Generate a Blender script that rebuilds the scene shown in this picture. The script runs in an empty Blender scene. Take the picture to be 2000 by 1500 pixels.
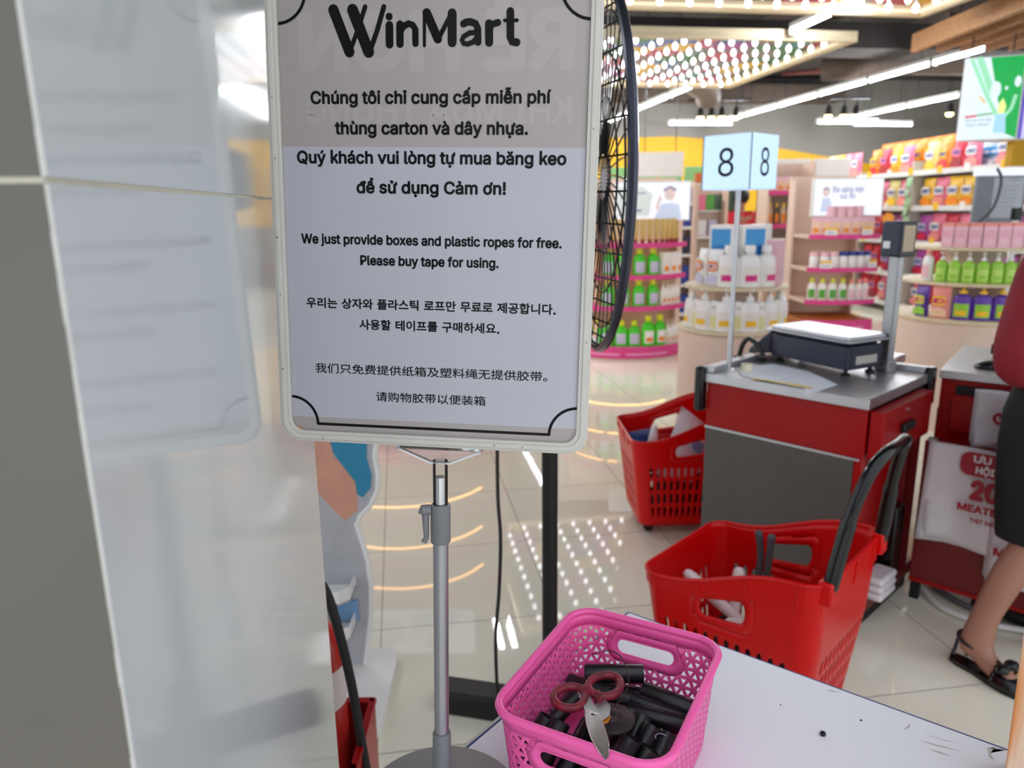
import bpy, bmesh, math, random, os
from mathutils import Matrix, Vector
random.seed(7)
PI = math.pi
SC = bpy.context.scene
COL = SC.collection

# ------------------------------------------------------------------ camera, light, exposure
CAM_H = 1.45
FPX = 1450.0                                   # focal length in pixels of the 2000 px frame
PITCH = math.atan(340 / FPX)
ROLL = 0.0128
cam_data = bpy.data.cameras.new('camera')
cam_data.sensor_width = 36.0
cam_data.lens = FPX / 2000 * 36.0
cam_data.clip_start = 0.02
cam_data.clip_end = 100
cam_data.dof.use_dof = True
cam_data.dof.focus_distance = 0.85
cam_data.dof.aperture_fstop = 6.0
cam = bpy.data.objects.new('camera', cam_data)
COL.objects.link(cam)
cam.matrix_world = (Matrix.Translation((0, 0, CAM_H)) @ Matrix.Rotation(PI / 2 - PITCH, 4, 'X')
                    @ Matrix.Rotation(-ROLL, 4, 'Z'))
SC.camera = cam

world = bpy.data.worlds.new('world')
SC.world = world
world.use_nodes = True
bg = world.node_tree.nodes['Background']
bg.inputs[0].default_value = (0.87, 0.92, 1.0, 1)      # daylight of the mall behind the camera
bg.inputs[1].default_value = 0.82

SC.view_settings.view_transform = 'Standard'
SC.view_settings.look = 'None'
SC.view_settings.gamma = 1.0
SC.view_settings.use_curve_mapping = False
SC.view_settings.exposure = 0.75
SC.cycles.max_bounces = 6
SC.cycles.diffuse_bounces = 3
SC.cycles.glossy_bounces = 4
SC.cycles.transmission_bounces = 6
SC.cycles.transparent_max_bounces = 8
SC.cycles.sample_clamp_indirect = 4.0
SC.cycles.caustics_reflective = False
SC.cycles.caustics_refractive = False
SC.cycles.use_denoising = True
TUBE_POWER = 62.0

# ------------------------------------------------------------------ materials
def lin(c):
    c = c / 255.0
    return c / 12.92 if c <= 0.04045 else ((c + 0.055) / 1.055) ** 2.4
def rgb(t):
    if isinstance(t, str):
        t = tuple(int(t[i:i + 2], 16) for i in (0, 2, 4))
    return (lin(t[0]), lin(t[1]), lin(t[2]), 1.0)
MATS = {}
def mat(name, col, rough=0.5, metal=0.0, emit=0.0, coat=0.0, trans=0.0, ior=1.5, vary=0.06, scale=18.0, spec=0.5, sss=0.0):
    if name in MATS:
        return MATS[name]
    m = bpy.data.materials.new(name)
    m.use_nodes = True
    nt = m.node_tree
    b = nt.nodes['Principled BSDF']
    c = rgb(col)
    b.inputs['Roughness'].default_value = rough
    b.inputs['Metallic'].default_value = metal
    b.inputs['Coat Weight'].default_value = coat
    b.inputs['Coat Roughness'].default_value = 0.08
    b.inputs['Transmission Weight'].default_value = trans
    b.inputs['IOR'].default_value = ior
    b.inputs['Specular IOR Level'].default_value = spec
    b.inputs['Base Color'].default_value = c
    if emit > 0:
        b.inputs['Emission Color'].default_value = c
        b.inputs['Emission Strength'].default_value = emit
    if vary > 0:
        tc = nt.nodes.new('ShaderNodeTexCoord')
        n = nt.nodes.new('ShaderNodeTexNoise')
        n.inputs['Scale'].default_value = scale
        n.inputs['Detail'].default_value = 3
        r = nt.nodes.new('ShaderNodeValToRGB')
        r.color_ramp.elements[0].position = 0.3
        r.color_ramp.elements[1].position = 0.7
        r.color_ramp.elements[0].color = tuple(x * (1 - vary) for x in c[:3]) + (1,)
        r.color_ramp.elements[1].color = tuple(min(1, x * (1 + vary)) for x in c[:3]) + (1,)
        nt.links.new(tc.outputs['Object'], n.inputs['Vector'])
        nt.links.new(n.outputs['Fac'], r.inputs['Fac'])
        nt.links.new(r.outputs['Color'], b.inputs['Base Color'])
    MATS[name] = m
    return m

BA = math.radians(8.5)                         # the building's axes are turned 8.5 degrees
def bld(b, a):
    return (b * math.cos(BA) - a * math.sin(BA), b * math.sin(BA) + a * math.cos(BA))

def floor_material():
    m = bpy.data.materials.new('polished_tile'); m.use_nodes = True
    nt = m.node_tree; N = nt.nodes; L = nt.links
    b = N['Principled BSDF']
    tc = N.new('ShaderNodeTexCoord')
    mp = N.new('ShaderNodeMapping'); mp.inputs['Location'].default_value = (0.12, 0.1, 0)
    br = N.new('ShaderNodeTexBrick')
    br.offset = 0.0; br.squash = 1.0
    br.inputs['Scale'].default_value = 1.0
    br.inputs['Brick Width'].default_value = 0.63
    br.inputs['Row Height'].default_value = 0.63
    br.inputs['Mortar Size'].default_value = 0.0022
    br.inputs['Mortar Smooth'].default_value = 0.2
    br.inputs['Color1'].default_value = rgb((241, 238, 217))
    br.inputs['Color2'].default_value = rgb((238, 235, 214))
    br.inputs['Mortar'].default_value = rgb((150, 145, 135))
    n = N.new('ShaderNodeTexNoise'); n.inputs['Scale'].default_value = 3.0; n.inputs['Detail'].default_value = 5
    mix = N.new('ShaderNodeMixRGB'); mix.blend_type = 'MULTIPLY'; mix.inputs[0].default_value = 0.12
    L.new(tc.outputs['Object'], mp.inputs[0]); L.new(mp.outputs[0], br.inputs['Vector'])
    L.new(tc.outputs['Object'], n.inputs['Vector'])
    L.new(br.outputs['Color'], mix.inputs[1]); L.new(n.outputs['Fac'], mix.inputs[2])
    g = N.new('ShaderNodeBrightContrast'); g.inputs['Bright'].default_value = 0.06
    L.new(mix.outputs[0], g.inputs[0])
    L.new(g.outputs[0], b.inputs['Base Color'])
    b.inputs['Roughness'].default_value = 0.025
    b.inputs['Specular IOR Level'].default_value = 0.6
    bp = N.new('ShaderNodeBump'); bp.inputs['Strength'].default_value = 0.006; bp.inputs['Distance'].default_value = 0.01
    n2 = N.new('ShaderNodeTexNoise'); n2.inputs['Scale'].default_value = 1.3
    L.new(tc.outputs['Object'], n2.inputs['Vector'])
    L.new(n2.outputs['Fac'], bp.inputs['Height']); L.new(bp.outputs[0], b.inputs['Normal'])
    return m

def table_material():
    m = bpy.data.materials.new('scuffed_white_top'); m.use_nodes = True
    nt = m.node_tree; N = nt.nodes; L = nt.links
    b = N['Principled BSDF']
    tc = N.new('ShaderNodeTexCoord')
    mp = N.new('ShaderNodeMapping'); mp.inputs['Scale'].default_value = (18, 60, 1); mp.inputs['Rotation'].default_value = (0, 0, 0.35)
    n = N.new('ShaderNodeTexNoise'); n.inputs['Scale'].default_value = 1.0; n.inputs['Detail'].default_value = 6; n.inputs['Roughness'].default_value = 0.7
    n2 = N.new('ShaderNodeTexNoise'); n2.inputs['Scale'].default_value = 5.0
    r = N.new('ShaderNodeValToRGB'); r.color_ramp.elements[0].position = 0.60; r.color_ramp.elements[1].position = 0.68
    r2 = N.new('ShaderNodeValToRGB'); r2.color_ramp.elements[0].position = 0.56; r2.color_ramp.elements[1].position = 0.66
    mu = N.new('ShaderNodeMath'); mu.operation = 'MULTIPLY'
    mx = N.new('ShaderNodeMixRGB')
    mx.inputs[1].default_value = rgb((232, 233, 238)); mx.inputs[2].default_value = rgb((168, 160, 150))
    L.new(tc.outputs['Object'], mp.inputs[0]); L.new(mp.outputs[0], n.inputs['Vector']); L.new(tc.outputs['Object'], n2.inputs['Vector'])
    L.new(n.outputs['Fac'], r.inputs[0]); L.new(n2.outputs['Fac'], r2.inputs[0])
    L.new(r.outputs[0], mu.inputs[0]); L.new(r2.outputs[0], mu.inputs[1]); L.new(mu.outputs[0], mx.inputs[0])
    L.new(mx.outputs[0], b.inputs['Base Color'])
    b.inputs['Roughness'].default_value = 0.38
    return m

def wood_material(name, c1, c2, scale=(3, 40, 40)):
    m = bpy.data.materials.new(name); m.use_nodes = True
    nt = m.node_tree; N = nt.nodes; L = nt.links
    b = N['Principled BSDF']
    tc = N.new('ShaderNodeTexCoord')
    mp = N.new('ShaderNodeMapping'); mp.inputs['Scale'].default_value = scale
    n = N.new('ShaderNodeTexNoise'); n.inputs['Scale'].default_value = 1.0; n.inputs['Detail'].default_value = 4
    r = N.new('ShaderNodeValToRGB'); r.color_ramp.elements[0].position = 0.4; r.color_ramp.elements[1].position = 0.62
    r.color_ramp.elements[0].color = rgb(c1); r.color_ramp.elements[1].color = rgb(c2)
    L.new(tc.outputs['Object'], mp.inputs[0]); L.new(mp.outputs[0], n.inputs['Vector'])
    L.new(n.outputs['Fac'], r.inputs[0]); L.new(r.outputs[0], b.inputs['Base Color'])
    b.inputs['Roughness'].default_value = 0.5
    return m

def patch_material():
    m = bpy.data.materials.new('colour_patches'); m.use_nodes = True
    nt = m.node_tree; N = nt.nodes; L = nt.links
    b = N['Principled BSDF']
    tc = N.new('ShaderNodeTexCoord')
    v = N.new('ShaderNodeTexVoronoi'); v.inputs['Scale'].default_value = 2.6; v.distance = 'CHEBYCHEV'
    sep = N.new('ShaderNodeSeparateColor')
    r = N.new('ShaderNodeValToRGB')
    r.color_ramp.interpolation = 'CONSTANT'
    cols = [(60, 110, 60), (120, 112, 96), (170, 60, 80), (206, 160, 50), (60, 120, 110), (70, 90, 140), (130, 100, 90), (150, 60, 120), (110, 110, 100)]
    el = r.color_ramp.elements
    while len(el) < len(cols):
        el.new(0.5)
    for i, c in enumerate(cols):
        el[i].position = i / len(cols)
        el[i].color = rgb(c)
    L.new(tc.outputs['Object'], v.inputs['Vector']); L.new(v.outputs['Color'], sep.inputs[0])
    L.new(sep.outputs[0], r.inputs[0]); L.new(r.outputs[0], b.inputs['Base Color'])
    b.inputs['Roughness'].default_value = 0.6
    return m

M_FLOOR = floor_material()
M_TABLE = table_material()
M_WOOD = wood_material('canopy_oak', (166, 120, 82), (190, 142, 100))
M_LIGHTWOOD = wood_material('pale_wood', (214, 196, 160), (230, 214, 182))
M_PEACH = wood_material('peach_wood_grain', (216, 140, 74), (230, 200, 170), scale=(30, 30, 2.2))
_cr = [n for n in M_PEACH.node_tree.nodes if n.type == 'VALTORGB'][0]
_cr.color_ramp.elements[0].position = .33; _cr.color_ramp.elements[1].position = .46
M_PATCH = patch_material()
M_TILE = mat('glazed_white_tile', (198, 203, 204), rough=0.09, vary=0.02, scale=4, spec=0.62)
M_TILE_SHADED = mat('shaded_tile', (100, 95, 87), rough=0.35, vary=0.05, scale=6)  # white tile again, the front face's shade put into a darker colour
M_GROUT = mat('cream_grout', (205, 200, 182), rough=0.8)
M_WALL = mat('grey_wall_paint', (122, 118, 112), rough=0.8, vary=0.02)
M_YELLOW = mat('yellow_wall_paint', (200, 152, 0), rough=0.6, vary=0.02)
M_CEIL = mat('dark_ceiling', (52, 47, 45), rough=0.9, vary=0.2, scale=2)
M_DUCT = mat('brown_duct', (84, 71, 62), rough=0.6, vary=0.1, scale=3)
M_PIPE = mat('dark_red_pipe', (110, 50, 44), rough=0.5)
M_TUBE = mat('lit_tube', (246, 250, 255), rough=0.5, emit=TUBE_POWER, vary=0)
M_LAMPEND = mat('lamp_end_cap', (150, 150, 150), rough=0.5)
M_BULB = mat('lit_globe', (246, 247, 255), rough=0.5, emit=3.5, vary=0)
M_SPOT = mat('lit_warm_spot', (255, 222, 150), rough=0.5, emit=4.0, vary=0)
M_LEDWARM = mat('lit_warm_strip', (255, 190, 100), rough=0.5, emit=3.8, vary=0)
M_BLACK = mat('black_plastic', (16, 16, 18), rough=0.35, vary=0.1)
M_BLACKM = mat('black_matte', (14, 14, 15), rough=0.6, vary=0.1)
M_BLACKG = mat('black_gloss', (10, 10, 12), rough=0.22, coat=0.15, spec=0.4, vary=0)
M_RIM = mat('fan_rim_metal', (70, 72, 84), rough=0.3, metal=0.7, vary=0.1)
M_WHITEP = mat('white_plastic', (236, 236, 234), rough=0.4, vary=0.02)
M_CREAMP = mat('cream_white_plastic', (200, 196, 187), rough=0.4, vary=0.03)
M_GREYP = mat('grey_plastic', (118, 120, 122), rough=0.4, vary=0.03)
M_DGREYP = mat('dark_grey_plastic', (66, 68, 72), rough=0.45)
M_STEEL = mat('brushed_steel', (206, 207, 210), rough=0.42, metal=1.0, vary=0.05)
M_CHROME = mat('bright_steel', (214, 214, 214), rough=0.12, metal=1.0, vary=0)
M_ALU = mat('anodised_aluminium', (168, 168, 170), rough=0.32, metal=0.85, vary=0.03)
M_CLEAR = bpy.data.materials.new('clear_acrylic'); M_CLEAR.use_nodes = True
_n = M_CLEAR.node_tree; _n.nodes.remove(_n.nodes['Principled BSDF'])
_t = _n.nodes.new('ShaderNodeBsdfTransparent'); _t.inputs[0].default_value = (.96, .97, .98, 1)
_g = _n.nodes.new('ShaderNodeBsdfGlossy'); _g.inputs['Roughness'].default_value = .04
_f = _n.nodes.new('ShaderNodeFresnel'); _f.inputs[0].default_value = 1.5
_m = _n.nodes.new('ShaderNodeMixShader')
_n.links.new(_f.outputs[0], _m.inputs[0]); _n.links.new(_t.outputs[0], _m.inputs[1]); _n.links.new(_g.outputs[0], _m.inputs[2])
_n.links.new(_m.outputs[0], _n.nodes['Material Output'].inputs[0])
M_RED = mat('red_lacquer', (160, 12, 14), rough=0.3, spec=0.3, vary=0.04, scale=4)
M_DRED = mat('dark_red_panel', (116, 18, 24), rough=0.4, vary=0.05)
M_DARKGREY = mat('charcoal_laminate', (84, 80, 75), rough=0.45, vary=0.06, scale=5)
M_BASKET = mat('red_basket_plastic', (206, 4, 6), rough=0.3, vary=0.03, spec=0.3)
M_PINK = mat('pink_basket_plastic', (252, 100, 174), rough=0.32, vary=0.02, sss=0.1)
M_PAPER = mat('white_print_paper', (214, 212, 221), rough=0.7, vary=0.01)
M_PAPERT = mat('thin_pinkish_paper', (198, 187, 183), rough=0.7, vary=0.015)
M_GHOST = mat('show_through_print', (204, 193, 192), rough=0.7, vary=0)
M_GHOSTD = mat('show_through_print_dark', (190, 178, 177), rough=0.7, vary=0)
M_INK = mat('black_ink', (14, 13, 14), rough=0.8, spec=0.15, vary=0.05)
M_SKIN = mat('skin', (164, 116, 95), rough=0.5, vary=0.04)
M_HAIR = mat('black_hair', (14, 12, 12), rough=0.5)
M_MAROON = mat('maroon_cloth', (134, 14, 34), rough=0.75, vary=0.08)
M_SKIRT = mat('black_skirt_cloth', (14, 14, 15), rough=0.85)
M_GOLD = mat('gold_metal', (200, 170, 90), rough=0.25, metal=1.0, vary=0)
M_BEIGE = mat('beige_laminate', (226, 200, 182), rough=0.5, vary=0.02)
M_MAGENTA = mat('magenta_strip', (222, 62, 140), rough=0.45, vary=0.03)
M_SHELFW = mat('white_shelf_metal', (228, 226, 222), rough=0.5, vary=0.02)
M_LBOX = mat('lit_white_panel', (226, 230, 240), rough=0.4, emit=0.35, vary=0)
M_EIGHT = mat('lit_pale_blue_panel', (176, 202, 226), rough=0.4, emit=0.55, vary=0)
M_NAVY = mat('navy_plastic', (34, 38, 58), rough=0.4, vary=0.05)
M_NAVYINK = mat('navy_print', (34, 40, 96), rough=0.5)
M_SCREENB = mat('beige_display', (190, 172, 140), rough=0.3)
M_BAG = mat('white_bag_film', (226, 222, 226), rough=0.35, vary=0.03)
M_BAGRED = mat('red_bag_print', (160, 26, 44), rough=0.5)
M_TRED = mat('extinguisher_red', (186, 44, 40), rough=0.3)
M_MAROONP = mat('worn_maroon_plastic', (116, 22, 40), rough=0.5, vary=0.5, scale=60)
M_TCORE = mat('black_tube_plastic', (22, 21, 25), rough=0.35, vary=0.15, scale=40)
M_NAVYEDGE = mat('navy_edge_band', (20, 48, 112), rough=0.4)
M_GREENPOST = mat('lit_green_poster', (14, 168, 76), rough=0.4, emit=0.25, vary=0)
M_PURPLEPOST = mat('lit_purple_poster', (104, 92, 214), rough=0.4, emit=0.25, vary=0)
M_WHITEPOST = mat('lit_white_poster', (220, 236, 246), rough=0.4, emit=0.25, vary=0)
M_PALEGREENPOST = mat('lit_pale_green_poster', (150, 222, 180), rough=0.4, emit=0.25, vary=0)
M_GREYPANEL = mat('grey_panel', (128, 134, 142), rough=0.5)
M_WICKER = mat('brown_wicker', (168, 96, 44), rough=0.7, vary=0.4, scale=90)

# ------------------------------------------------------------------ mesh helpers
class MB:
    def __init__(s):
        s.v = []; s.f = []; s.m = []
    def add(s, vs, fs, mi=0, M=None):
        k = len(s.v)
        for p in vs:
            s.v.append(tuple(M @ Vector(p)) if M is not None else tuple(p))
        for f in fs:
            s.f.append([i + k for i in f]); s.m.append(mi)
        return s
    def box(s, x0, x1, y0, y1, z0, z1, mi=0, M=None):
        vs = [(x, y, z) for z in (z0, z1) for y in (y0, y1) for x in (x0, x1)]
        fs = [(0, 2, 3, 1), (4, 5, 7, 6), (0, 1, 5, 4), (2, 6, 7, 3), (0, 4, 6, 2), (1, 3, 7, 5)]
        return s.add(vs, fs, mi, M)
    def prism(s, pts, z0, z1, mi=0, M=None, cap_mi=None):
        n = len(pts)
        vs = [(x, y, z0) for x, y in pts] + [(x, y, z1) for x, y in pts]
        s.add(vs, [(i, (i + 1) % n, n + (i + 1) % n, n + i) for i in range(n)], mi, M)
        k = len(s.v) - 2 * n
        s.f.append([k + i for i in range(n - 1, -1, -1)]); s.m.append(mi)
        s.f.append([k + n + i for i in range(n)]); s.m.append(mi if cap_mi is None else cap_mi)
        return s
    def lathe(s, prof, n=20, sx=1, sy=1, mi=0, M=None, cap=True, mis=None):
        vs = []; fs = []
        for r, z in prof:
            for i in range(n):
                a = 2 * PI * i / n
                vs.append((r * sx * math.cos(a), r * sy * math.sin(a), z))
        k = len(s.v)
        s.add(vs, [], mi, M)
        for j in range(len(prof) - 1):
            for i in range(n):
                s.f.append([k + j * n + i, k + j * n + (i + 1) % n, k + (j + 1) * n + (i + 1) % n, k + (j + 1) * n + i])
                s.m.append(mis[j] if mis else mi)
        if cap:
            s.f.append([k + i for i in range(n - 1, -1, -1)]); s.m.append(mis[0] if mis else mi)
            e = k + (len(prof) - 1) * n
            s.f.append([e + i for i in range(n)]); s.m.append(mis[-1] if mis else mi)
        return s
    def tube(s, pts, r, n=8, mi=0, M=None, closed=False, cap=True):
        P = [Vector(p) for p in pts]
        m = len(P)
        R = r if isinstance(r, (list, tuple)) else [r] * m
        T = []
        for i in range(m):
            a = P[i - 1] if (closed or i > 0) else P[i]
            b = P[(i + 1) % m] if (closed or i < m - 1) else P[i]
            T.append((b - a).normalized())
        up = Vector((0, 0, 1)) if abs(T[0].z) < 0.9 else Vector((1, 0, 0))
        nx = T[0].cross(up).normalized()
        vs = []
        for i in range(m):
            nx = (nx - T[i] * nx.dot(T[i])).normalized()
            ny = T[i].cross(nx)
            for j in range(n):
                a = 2 * PI * j / n
                vs.append(P[i] + (nx * math.cos(a) + ny * math.sin(a)) * R[i])
        fs = []
        for i in range(m if closed else m - 1):
            i2 = (i + 1) % m
            for j in range(n):
                fs.append((i * n + j, i * n + (j + 1) % n, i2 * n + (j + 1) % n, i2 * n + j))
        if cap and not closed:
            fs.append(tuple(range(n - 1, -1, -1)))
            fs.append(tuple((m - 1) * n + j for j in range(n)))
        return s.add(vs, fs, mi, M)
    def sphere(s, c, r, n=12, k=8, mi=0, M=None, sc=(1, 1, 1)):
        prof = [(r * math.sin(PI * j / k), -r * math.cos(PI * j / k)) for j in range(1, k)]
        T = Matrix.Translation(c) @ Matrix.Diagonal((sc[0], sc[1], sc[2], 1))
        return s.lathe(prof, n, mi=mi, M=(M @ T) if M is not None else T)
    def flat(s, pts, y=0.0, mi=0, M=None, t=0.0004):
        """outline in the X-Z plane, thickness t towards -Y"""
        n = len(pts)
        vs = [(x, y, z) for x, z in pts] + [(x, y - t, z) for x, z in pts]
        k = len(s.v)
        s.add(vs, [(i, (i + 1) % n, n + (i + 1) % n, n + i) for i in range(n)], mi, M)
        s.f.append([k + n + i for i in range(n)]); s.m.append(mi)
        return s
    def stroke(s, pts, w, y=0.0, mi=0, M=None, t=0.0004, cap=6):
        """a flat pen stroke with round ends in the X-Z plane"""
        P = [Vector((a, b)) for a, b in pts]
        L = []; Rr = []
        for i, p in enumerate(P):
            a = P[max(0, i - 1)]; b = P[min(len(P) - 1, i + 1)]
            d = (b - a).normalized(); nn = Vector((-d.y, d.x)) * w / 2
            L.append(p + nn); Rr.append(p - nn)
        d = (P[-1] - P[-2]).normalized(); an = math.atan2(d.y, d.x)
        end = [P[-1] + Vector((math.cos(an + PI / 2 - PI * k / cap), math.sin(an + PI / 2 - PI * k / cap))) * w / 2 for k in range(1, cap)]
        d = (P[0] - P[1]).normalized(); an = math.atan2(d.y, d.x)
        beg = [P[0] + Vector((math.cos(an + PI / 2 - PI * k / cap), math.sin(an + PI / 2 - PI * k / cap))) * w / 2 for k in range(1, cap)]
        poly = L + end + Rr[::-1] + beg
        return s.flat([(q.x, q.y) for q in poly[::-1]], y, mi, M, t)
    def mesh(s, name, mats, weld=False):
        me = bpy.data.meshes.new(name)
        me.from_pydata(s.v, [], s.f)
        for m in (mats if isinstance(mats, (list, tuple)) else [mats]):
            me.materials.append(m)
        me.polygons.foreach_set('material_index', s.m)
        bm = bmesh.new(); bm.from_mesh(me)
        if weld: bmesh.ops.remove_doubles(bm, verts=bm.verts, dist=2e-5)
        bmesh.ops.recalc_face_normals(bm, faces=bm.faces)
        bm.to_mesh(me); bm.free()
        return me
    def build(s, name, mats, parent=None, smooth=True, bevel=0.0, seg=2, loc=None, rz=0.0, label=None, solid=0.0, weld=False):
        me = s.mesh(name, mats, weld)
        o = bpy.data.objects.new(name, me)
        COL.objects.link(o)
        if parent is not None:
            o.parent = parent
        if loc is not None:
            o.location = loc
        o.rotation_euler.z = rz
        if solid:
            md = o.modifiers.new('thickness', 'SOLIDIFY'); md.thickness = solid; md.offset = 0
        if bevel > 0:
            md = o.modifiers.new('bevel', 'BEVEL'); md.width = bevel; md.segments = seg
            md.limit_method = 'ANGLE'; md.angle_limit = math.radians(40)
        if smooth:
            for p in me.polygons:
                p.use_smooth = True
            try:
                me.set_sharp_from_angle(angle=math.radians(38))
            except Exception:
                pass
        if label:
            o['label'] = label
        return o

def tag(o, label, cat, group=None, kind=None):
    if label: o['label'] = label
    if cat: o['category'] = cat
    if group: o['group'] = group
    if kind: o['kind'] = kind
    return o
def thing(name, label, cat, loc=(0, 0, 0), rz=0.0, group=None):
    o = bpy.data.objects.new(name, None)
    COL.objects.link(o)
    o.location = loc
    o.rotation_euler = (0, 0, rz)
    o.empty_display_size = 0.05
    return tag(o, label, cat, group)
def struct(o):
    o['kind'] = 'structure'
    return o
def dup(src, loc, rz=0.0, label=None, group=None, rot=None, scale=None):
    c = src.copy(); COL.objects.link(c)
    c.location = loc
    c.rotation_euler = rot if rot is not None else (0, 0, rz)
    if scale is not None:
        c.scale = (scale, scale, scale)
    if label: c['label'] = label
    if group: c['group'] = group
    for ch in list(src.children):
        d = ch.copy(); COL.objects.link(d); d.parent = c
        for g in list(ch.children):
            e = g.copy(); COL.objects.link(e); e.parent = d
    return c
class Kind:
    """one product kind: the first placement uses the built object, later ones copy it"""
    def __init__(s, build, name, cat):
        s.o = None; s.b = build; s.n = name; s.c = cat
    def put(s, loc, rz, label, group, rot=None, scale=None):
        if s.o is None:
            s.o = s.b(s.n)
            o = s.o
            o.location = loc; o.rotation_euler = rot if rot is not None else (0, 0, rz)
            if scale is not None: o.scale = (scale, scale, scale)
            tag(o, label, s.c, group)
            return o
        return dup(s.o, loc, rz, label, group, rot, scale)

# ---- lettering
def lettering_font(fn):
    try:
        return bpy.data.fonts.load(os.path.join(bpy.utils.resource_path('LOCAL'), 'datafiles', 'fonts', fn))
    except Exception:
        return None
FONT = lettering_font('Inter.woff2')
FONT_EA = lettering_font('Noto Sans CJK Regular.woff2')
def text_shape(txt, east):
    cu = bpy.data.curves.new('lettering', 'FONT')
    cu.body = txt; cu.size = 1.0
    f = FONT_EA if east else FONT
    if f is not None: cu.font = f
    cu.resolution_u = 3
    ob = bpy.data.objects.new('lettering', cu)
    COL.objects.link(ob)
    dg = bpy.context.evaluated_depsgraph_get()
    dg.update()
    me = bpy.data.meshes.new_from_object(ob.evaluated_get(dg))
    vs = [(v.co.x, v.co.y) for v in me.vertices]
    fs = [tuple(p.vertices) for p in me.polygons]
    bpy.data.objects.remove(ob); bpy.data.curves.remove(cu); bpy.data.meshes.remove(me)
    return vs, fs
GLYPH = {}
def wid(vs): return max(p[0] for p in vs) - min(p[0] for p in vs)
def glyph(c):
    """one letter: points, faces and advance, capital height 1"""
    if c in GLYPH: return GLYPH[c]
    east = ord(c) > 0x2E7F or c in 'kKơƠRẺ'
    ref = '한' if ord(c) > 0x2E7F else 'H'
    for e in (east,):
        if ('cap', ref, e) not in GLYPH:
            hv, _ = text_shape(ref, e)
            GLYPH[('cap', ref, e)] = (max(p[1] for p in hv) - min(p[1] for p in hv), min(p[1] for p in hv))
            GLYPH[('hh', e)] = wid(text_shape('HH', e)[0])
        ch, low = GLYPH[('cap', ref, e)]
        adv = (wid(text_shape('H' + c + 'H', e)[0]) - GLYPH[('hh', e)]) / ch
        vs, fs = text_shape(c, e) if c != ' ' else ([], [])
        GLYPH[c] = ([(x / ch, (y - low) / ch) for x, y in vs], fs, adv)
    return GLYPH[c]
NOTICE = ['Chúng tôi chỉ cung cấp miễn phí', 'thùng carton và dây nhựa.', 'Quý khách vui lòng tự mua băng keo', 'để sử dụng Cảm ơn!', 'We just provide boxes and plastic ropes for free.',
          'Please buy tape for using.', '우리는 상자와 플라스틱 로프만 무료로 제공합니다.', '사용할 테이프를 구매하세요.', '我们只免费提供纸箱及塑料绳无提供胶带。', '请购物胶带以便装箱']
for _c in ' '.join(NOTICE) + 'RẺHƠNKIMUATÙG8ĐÁBYVẾTẨO1LẦGIẶDCSoSPDa sáng mịn tức thì20%':
    glyph(_c)
def put_text(mb, txt, x0, x1, z, cap, mi=0, y=0.0, M=None, bold=0.0, mirror=False, slant=0.0):
    """lettering of one line: spans x0..x1, baseline z, capital height cap, in the X-Z plane; bold strikes it several times"""
    pen = 0.0; out = []; faces = []
    for c in txt:
        vs, fs, adv = glyph(c)
        k = len(out)
        out += [(pen + px, pz) for px, pz in vs]
        faces += [tuple(i + k for i in f) for f in fs]
        pen += adv
    if not out: return
    a, b = min(p[0] for p in out), max(p[0] for p in out)
    kx = (x1 - x0) / (b - a)
    r = bold * cap / .727 * 1.75
    strikes = [(0, 0)] + ([(r * math.cos(2 * PI * i / 8), r * math.sin(2 * PI * i / 8)) for i in range(8)] if bold > 0 else [])
    for n, (ox, oz) in enumerate(strikes):
        P = []
        for px, pz in out:
            X = x0 + (px - a) * kx + slant * pz * cap + ox
            if mirror: X = x0 + x1 - X
            P.append((X, y - n * .000002, z + pz * cap + oz))
        mb.add(P, faces, mi, M)
def circle(cx, cy, r, n=24, a0=0.0, a1=2 * PI, end=False):
    k = n if not end else n - 1
    return [(cx + r * math.cos(a0 + (a1 - a0) * i / k), cy + r * math.sin(a0 + (a1 - a0) * i / k)) for i in range(n)]
def rrect(x0, x1, y0, y1, r, n=5):
    out = []
    for cx, cy, a in ((x1 - r, y1 - r, 0), (x0 + r, y1 - r, PI / 2), (x0 + r, y0 + r, PI), (x1 - r, y0 + r, 1.5 * PI)):
        for i in range(n + 1):
            t = a + PI / 2 * i / n
            out.append((cx + r * math.cos(t), cy + r * math.sin(t)))
    return out

# ================================================================== STRUCTURE
# floor (turned with the building)
mb = MB(); mb.box(-9, 14, -3, 17, -0.05, 0)
floor = struct(mb.build('floor', M_FLOOR, rz=BA, smooth=False))
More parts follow.
